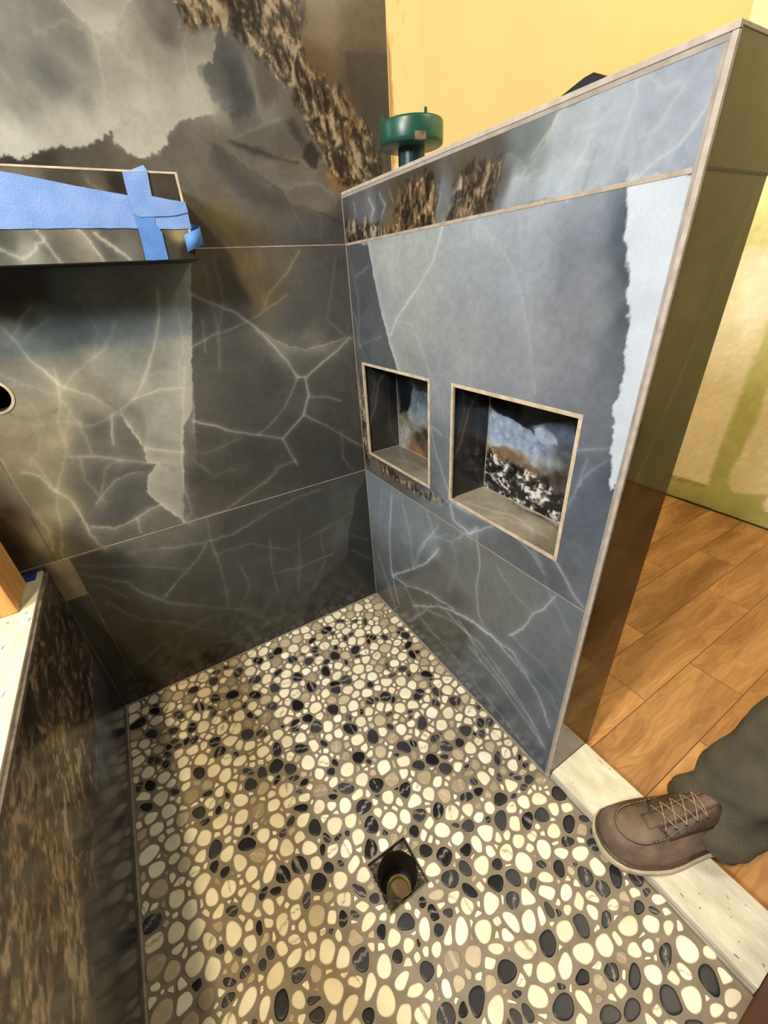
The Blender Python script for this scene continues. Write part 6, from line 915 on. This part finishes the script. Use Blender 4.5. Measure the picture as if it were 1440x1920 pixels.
# green plastic cap on top of the partition
gx, gy = 0.066, -0.196
gc = empty('green_cap', (gx, gy, H)); tag(gc, 'dark green round plastic cap on a stem standing on top of the partition', 'plastic cap')
def lathe(prof, n=40, cx=0, cy=0):
    rings = [[(cx + r * math.cos(2 * math.pi * k / n), cy + r * math.sin(2 * math.pi * k / n), z) for k in range(n)] for r, z in prof]
    return loft(rings)
V_, F_ = lathe([(0.059, 0.043), (0.0625, 0.0445), (0.0635, 0.050), (0.0635, 0.076), (0.062, 0.080), (0.057, 0.081), (0.055, 0.077), (0.054, 0.055)])
mesh_obj('cap_disc', V_, F_, M_GREEN, gc, smooth=True)
V_, F_ = lathe([(0.034, 0.0), (0.034, 0.006), (0.027, 0.009), (0.027, 0.046)], 24)
mesh_obj('stem', V_, F_, plain('darker_green_plastic', rgb(16, 52, 46), None, .4), gc, smooth=False)
for a in (2.6, 2.9, 4.6, 1.2):
    bm = bmesh.new(); x, y = 0.058 * math.cos(a), 0.058 * math.sin(a)
    box(bm, (x - 0.0025, y - 0.0015, 0.074), (x + 0.0025, y + 0.0015, 0.096 if a < 2.8 else 0.089), 0.0005)
    bm_obj('tab', bm, M_GREEN, gc)
bm = bmesh.new(); a = -1.9
bmesh.ops.create_cube(bm, size=1, matrix=Matrix.Translation((0.0605 * math.cos(a), 0.0605 * math.sin(a), 0.048)) @ Matrix.Rotation(a, 4, 'Z') @ Matrix.Diagonal((0.009, 0.022, 0.012, 1)))
bm_obj('latch', bm, plain('tan_grime', rgb(120, 104, 84), rgb(60, 50, 42), .6, 80), gc)

# black wedge tool on top of the partition
V_ = []
prof = [(-0.500, 0.0), (-0.512, 0.004), (-0.600, 0.026), (-0.613, 0.027), (-0.632, 0.018), (-0.640, 0.0)]
for x in (0.052, 0.096):
    V_ += [(x, y, H + 0.0003 + z) for y, z in prof]
F_ = [tuple(range(6)), tuple(reversed(range(6, 12)))] + [(i, i + 6, (i + 1) % 6 + 6, (i + 1) % 6) for i in range(6)]
wt = mesh_obj('wedge_tool', V_, F_, M_BLACK)
md = wt.modifiers.new('bev', 'BEVEL'); md.width = 0.0015; md.segments = 2
tag(wt, 'flat black wedge-shaped tool lying on top of the partition', 'tool')

# drain
dr = empty('shower_drain', (DR[0], DR[1], 0)); tag(dr, 'open square metal shower drain with round pipe hole in the pebble floor', 'drain')
V_, F_ = [], []
n = 48; R0 = 0.0395
for k in range(n):
    a = 2 * math.pi * k / n; c_, s_ = math.cos(a), math.sin(a)
    q = DR[2] / max(abs(c_), abs(s_))
    for rr, z in ((q, -0.004), (q, 0.0022), (q - 0.0022, 0.0026), (q - 0.004 if q - .004 > R0 + .002 else R0 + .002, -0.002), (R0 + 0.0008, -0.0035), (R0, -0.001), (R0 - 0.0012, -0.006)):
        V_.append((rr * c_, rr * s_, z))
for k in range(n):
    q = (k + 1) % n
    for i in range(6): F_.append((k * 7 + i, q * 7 + i, q * 7 + i + 1, k * 7 + i + 1))
mesh_obj('flange', V_, F_, M_METAL, dr, smooth=False)
V_, F_ = lathe([(R0 - 0.001, -0.004), (R0 - 0.002, -0.075), (0.026, -0.082)], 40)
F_ = F_[:-2]
o = mesh_obj('pipe', V_, F_, M_PIPE, dr, smooth=True); o['label'] = 'black pipe wall'
V_, F_ = lathe([(0.0265, -0.083), (0.0265, -0.079), (0.0225, -0.079), (0.0215, -0.088), (0.0205, -0.1)], 36)
F_ = F_[:-2] + [F_[-1]]
o = mesh_obj('inner_pipe', V_, F_, M_OLIVE, dr, smooth=False); o['label'] = 'olive-coloured inner pipe end'

# ---- person: boot and trouser leg
bx, by, rz = -0.026, -0.9505, math.radians(-25.7)
pe = empty('person', (bx, by, 0.0145), rz)
tag(pe, 'person in olive work trousers and brown lace-up boot standing on the white curb', 'person')
M_LEATH = plain('brown_leather', rgb(132, 110, 92), rgb(80, 62, 50), 0.6, 14, 0.5, 120, detail=8)
M_LEATHD = plain('dark_brown_leather', rgb(88, 66, 48), rgb(62, 46, 34), 0.5, 20, 0.5, 120, detail=8)
M_SOLE = plain('cream_crepe_sole', rgb(206, 192, 164), rgb(170, 154, 128), 0.8, 30, 0.4, 150)
M_LACE = plain('tan_lace', rgb(176, 146, 106), rgb(140, 112, 80), 0.8, 100)
M_TROUS = plain('olive_canvas', rgb(94, 89, 72), rgb(70, 66, 53), 0.9, 9, 0.6, 300, detail=9)
xs = [0.0, 0.004, 0.012, 0.026, 0.045, 0.07, 0.10, 0.13, 0.16, 0.19, 0.22, 0.25, 0.275, 0.292, 0.300]
hw = [0.010, 0.022, 0.034, 0.0445, 0.0505, 0.0535, 0.0545, 0.050, 0.0435, 0.0395, 0.0385, 0.0385, 0.036, 0.027, 0.012]
ht = [0.010, 0.024, 0.036, 0.044, 0.048, 0.052, 0.060, 0.075, 0.094, 0.110, 0.118, 0.118, 0.112, 0.095, 0.06]
cyo = [0.004, 0.004, 0.004, 0.003, 0.002, 0.001, 0.0, -0.001, -0.001, 0, 0.001, 0.001, 0.001, 0.001, 0.001]
SZ = 0.020
rings = []
n = 36
for x, h_, w_, c_ in zip(xs, ht, hw, cyo):
    rg = []
    for k in range(n):
        a = 2 * math.pi * k / n
        ca, sa = math.cos(a), math.sin(a)
        y = c_ + w_ * math.copysign(abs(ca) ** 0.75, ca)
        if sa >= 0:
            z = SZ + h_ * abs(sa) ** (0.62 if x > .01 else .8)
            if 0.03 < x < 0.14: z -= 0.0035 * max(0, 1 - abs(abs(ca) - 0.72) / 0.16)   # moc-toe seam groove
            if x > 0.09: z += 0.001 * math.sin(x * 260 + ca * 3)
        else:
            z = SZ - 0.002 * abs(sa) ** .6
        rg.append((x, y, z))
    rings.append(rg)
V_, F_ = loft(rings)
boot = mesh_obj('boot', V_, F_, M_LEATH, pe, smooth=True)
boot['label'] = 'brown leather lace-up boot with stitched toe'
md = boot.modifiers.new('sub', 'SUBSURF'); md.levels = 2; md.render_levels = 2
# sole and welt
def outline(off, z, m=40):
    L = []; xx = np.concatenate([np.linspace(0, 0.03, 12) ** 1.0, np.linspace(0.035, 0.27, 18), np.linspace(0.275, 0.30, 8)])
    up = [(float(x), float(np.interp(x, xs, hw)) , float(np.interp(x, xs, cyo))) for x in xx]
    for x, w_, c_ in up: L.append((x, c_ + w_, z))
    for x, w_, c_ in reversed(up): L.append((x, c_ - w_, z))
    cx_ = 0.15
    out = []
    for i, p in enumerate(L):
        a, b_ = L[i - 1], L[(i + 1) % len(L)]
        tx, ty = b_[0] - a[0], b_[1] - a[1]; l_ = math.hypot(tx, ty) + 1e-9
        out.append((p[0] - off * ty / l_ * -1 * -1, p[1] + off * tx / l_, z))
    return out
V_, F_ = loft([outline(0.002, 0.0005), outline(0.0085, 0.003), outline(0.0085, 0.013), outline(0.006, 0.016)])
mesh_obj('sole', V_, F_, M_SOLE, boot, smooth=False)
V_, F_ = loft([outline(0.002, 0.015), outline(0.0048, 0.0165), outline(0.0048, 0.0205), outline(0.001, 0.0225)])
mesh_obj('welt', V_, F_, M_LEATHD, boot, smooth=False)
def top_z(x, y):
    h_ = float(np.interp(x, xs, ht)); w_ = float(np.interp(x, xs, hw)); c_ = float(np.interp(x, xs, cyo))
    t = min(0.999, abs((y - c_) / w_)) ** (1 / 0.75)
    return SZ + h_ * max(0, math.sqrt(max(0, 1 - t * t))) ** 0.62
# toe seam: raised U-shaped stitched ridge
U_ = []
for k in range(41):
    a = math.pi * (k / 40 - 0.5) * 1.0
    x = 0.066 - 0.043 * math.cos(a); y = 0.002 + 0.034 * math.sin(a)
    U_.append((x, y))
side = [(0.066 + t * 0.055, 0.002 + 0.034 + 0.002 * math.sin(t * 3) - .004 * t) for t in np.linspace(1, 0.05, 8)]
side2 = [(x, 0.004 - y) for x, y in side]
U_ = side2 + U_ + side[::-1]
V_, F_ = tube([(x, y, top_z(x, y) + 0.0004) for x, y in U_], 0.0021, 8)
mesh_obj('toe_seam', V_, F_, M_LEATHD, boot, smooth=True)
bm = bmesh.new()
for i in range(2, len(U_) - 2, 1):
    x, y = U_[i]; m_ = Matrix.Translation((x, y, top_z(x, y) + 0.0028)) @ Matrix.Diagonal((0.0010, 0.0010, 0.0005, 1))
    bmesh.ops.create_icosphere(bm, subdivisions=1, radius=1, matrix=m_)
bm_obj('stitching', bm, M_SOLE, boot)
# eyelet facings + tongue
def patch(name, pts, mat, lift, th=0.0022):
    bm = bmesh.new(); vs = []
    nu_, nv_ = 10, 6
    (a, b_, c_, d_) = pts
    for i in range(nu_):
        row = []
        for j in range(nv_):
            s, t = i / (nu_ - 1), j / (nv_ - 1)
            x = (a[0] * (1 - s) + b_[0] * s) * (1 - t) + (d_[0] * (1 - s) + c_[0] * s) * t
            y = (a[1] * (1 - s) + b_[1] * s) * (1 - t) + (d_[1] * (1 - s) + c_[1] * s) * t
            row.append(bm.verts.new((x, y, top_z(x, y) + lift)))
        vs.append(row)
    for i in range(nu_ - 1):
        for j in range(nv_ - 1): bm.faces.new((vs[i][j], vs[i + 1][j], vs[i + 1][j + 1], vs[i][j + 1]))
    o = bm_obj(name, bm, mat, boot, smooth=True)
    md = o.modifiers.new('t', 'SOLIDIFY'); md.thickness = th; md.offset = 0
    return o
patch('facing', ((0.092, -0.014), (0.20, -0.012), (0.20, -0.034), (0.100, -0.036)), M_LEATHD, 0.001)
patch('facing', ((0.092, 0.014), (0.20, 0.012), (0.20, 0.032), (0.100, 0.034)), M_LEATHD, 0.001)
patch('tongue', ((0.075, -0.013), (0.20, -0.011), (0.20, 0.011), (0.075, 0.013)), M_LEATH, 0.0018)
exs = (0.100, 0.118, 0.136, 0.154, 0.172)
for sg in (-1, 1):
    for x in exs:
        y = sg * 0.0235; bm = bmesh.new()
        m_ = Matrix.Translation((x, y, top_z(x, y) + 0.0022)) @ Matrix.Rotation(-sg * 0.75, 4, 'X')
        bmesh.ops.create_cone(bm, cap_ends=True, segments=14, radius1=0.0028, radius2=0.0022, depth=0.0014, matrix=m_)
        bm_obj('eyelet', bm, M_METAL, boot)
for i, x in enumerate(exs):
    for sg in (-1, 1):
        x2 = exs[min(i + 1, len(exs) - 1)] if i < len(exs) - 1 else x
        P0 = (x, sg * 0.0235); P1 = (x2, -sg * 0.0235)
        pts = []
        for k in range(9):
            t = k / 8; xx = P0[0] + (P1[0] - P0[0]) * t; yy = P0[1] + (P1[1] - P0[1]) * t
            pts.append((xx, yy, top_z(xx, yy) + 0.0034 + 0.0015 * math.sin(math.pi * t)))
        V_, F_ = tube(pts, 0.0012, 6)
        o = mesh_obj('lace', V_, F_, M_LACE, boot, smooth=True)
# trouser leg
rings = []
n = 64; NR = 70
for i in range(NR):
    t = i / (NR - 1)
    z = 0.012 + 0.60 * t
    cx_ = 0.222 + 0.34 * t * t + 0.16 * t; cy_ = 0.0 + 0.05 * t
    rx = np.interp(t, [0, 0.08, 0.2, 0.4, 0.7, 1], [0.080, 0.078, 0.075, 0.078, 0.088, 0.098])
    ry = np.interp(t, [0, 0.08, 0.2, 0.4, 0.7, 1], [0.073, 0.070, 0.068, 0.072, 0.080, 0.090])
    rg = []
    for k in range(n):
        a = 2 * math.pi * k / n
        fold = max(0.0, 1 - t / 0.55)
        wv_ = 0.0085 * fold * math.sin(34 * t + 2.2 * math.sin(a + 0.6) + 1.3 * math.sin(2 * a)) + 0.003 * fold * math.sin(63 * t + 3 * math.cos(a * 2 + 1))
        wv_ += 0.0025 * math.sin(3 * a + 5 * t) + 0.0018 * math.sin(7 * a - 9 * t)
        zz = z
        if t < 0.25:   # hem rides up over the instep at the front
            fr = max(0, -math.cos(a)); zz += (0.062 * fr ** 1.5) * (1 - t / 0.25)
        rg.append((cx_ + (rx + wv_) * math.cos(a), cy_ + (ry + wv_) * math.sin(a), zz))
    rings.append(rg)
V_, F_ = loft(rings, cap0=False, cap1=True)
tr = mesh_obj('trousers', V_, F_, M_TROUS, pe, smooth=True)
tr['label'] = 'olive work trouser leg bunched over the boot'
md = tr.modifiers.new('t', 'SOLIDIFY'); md.thickness = 0.0018
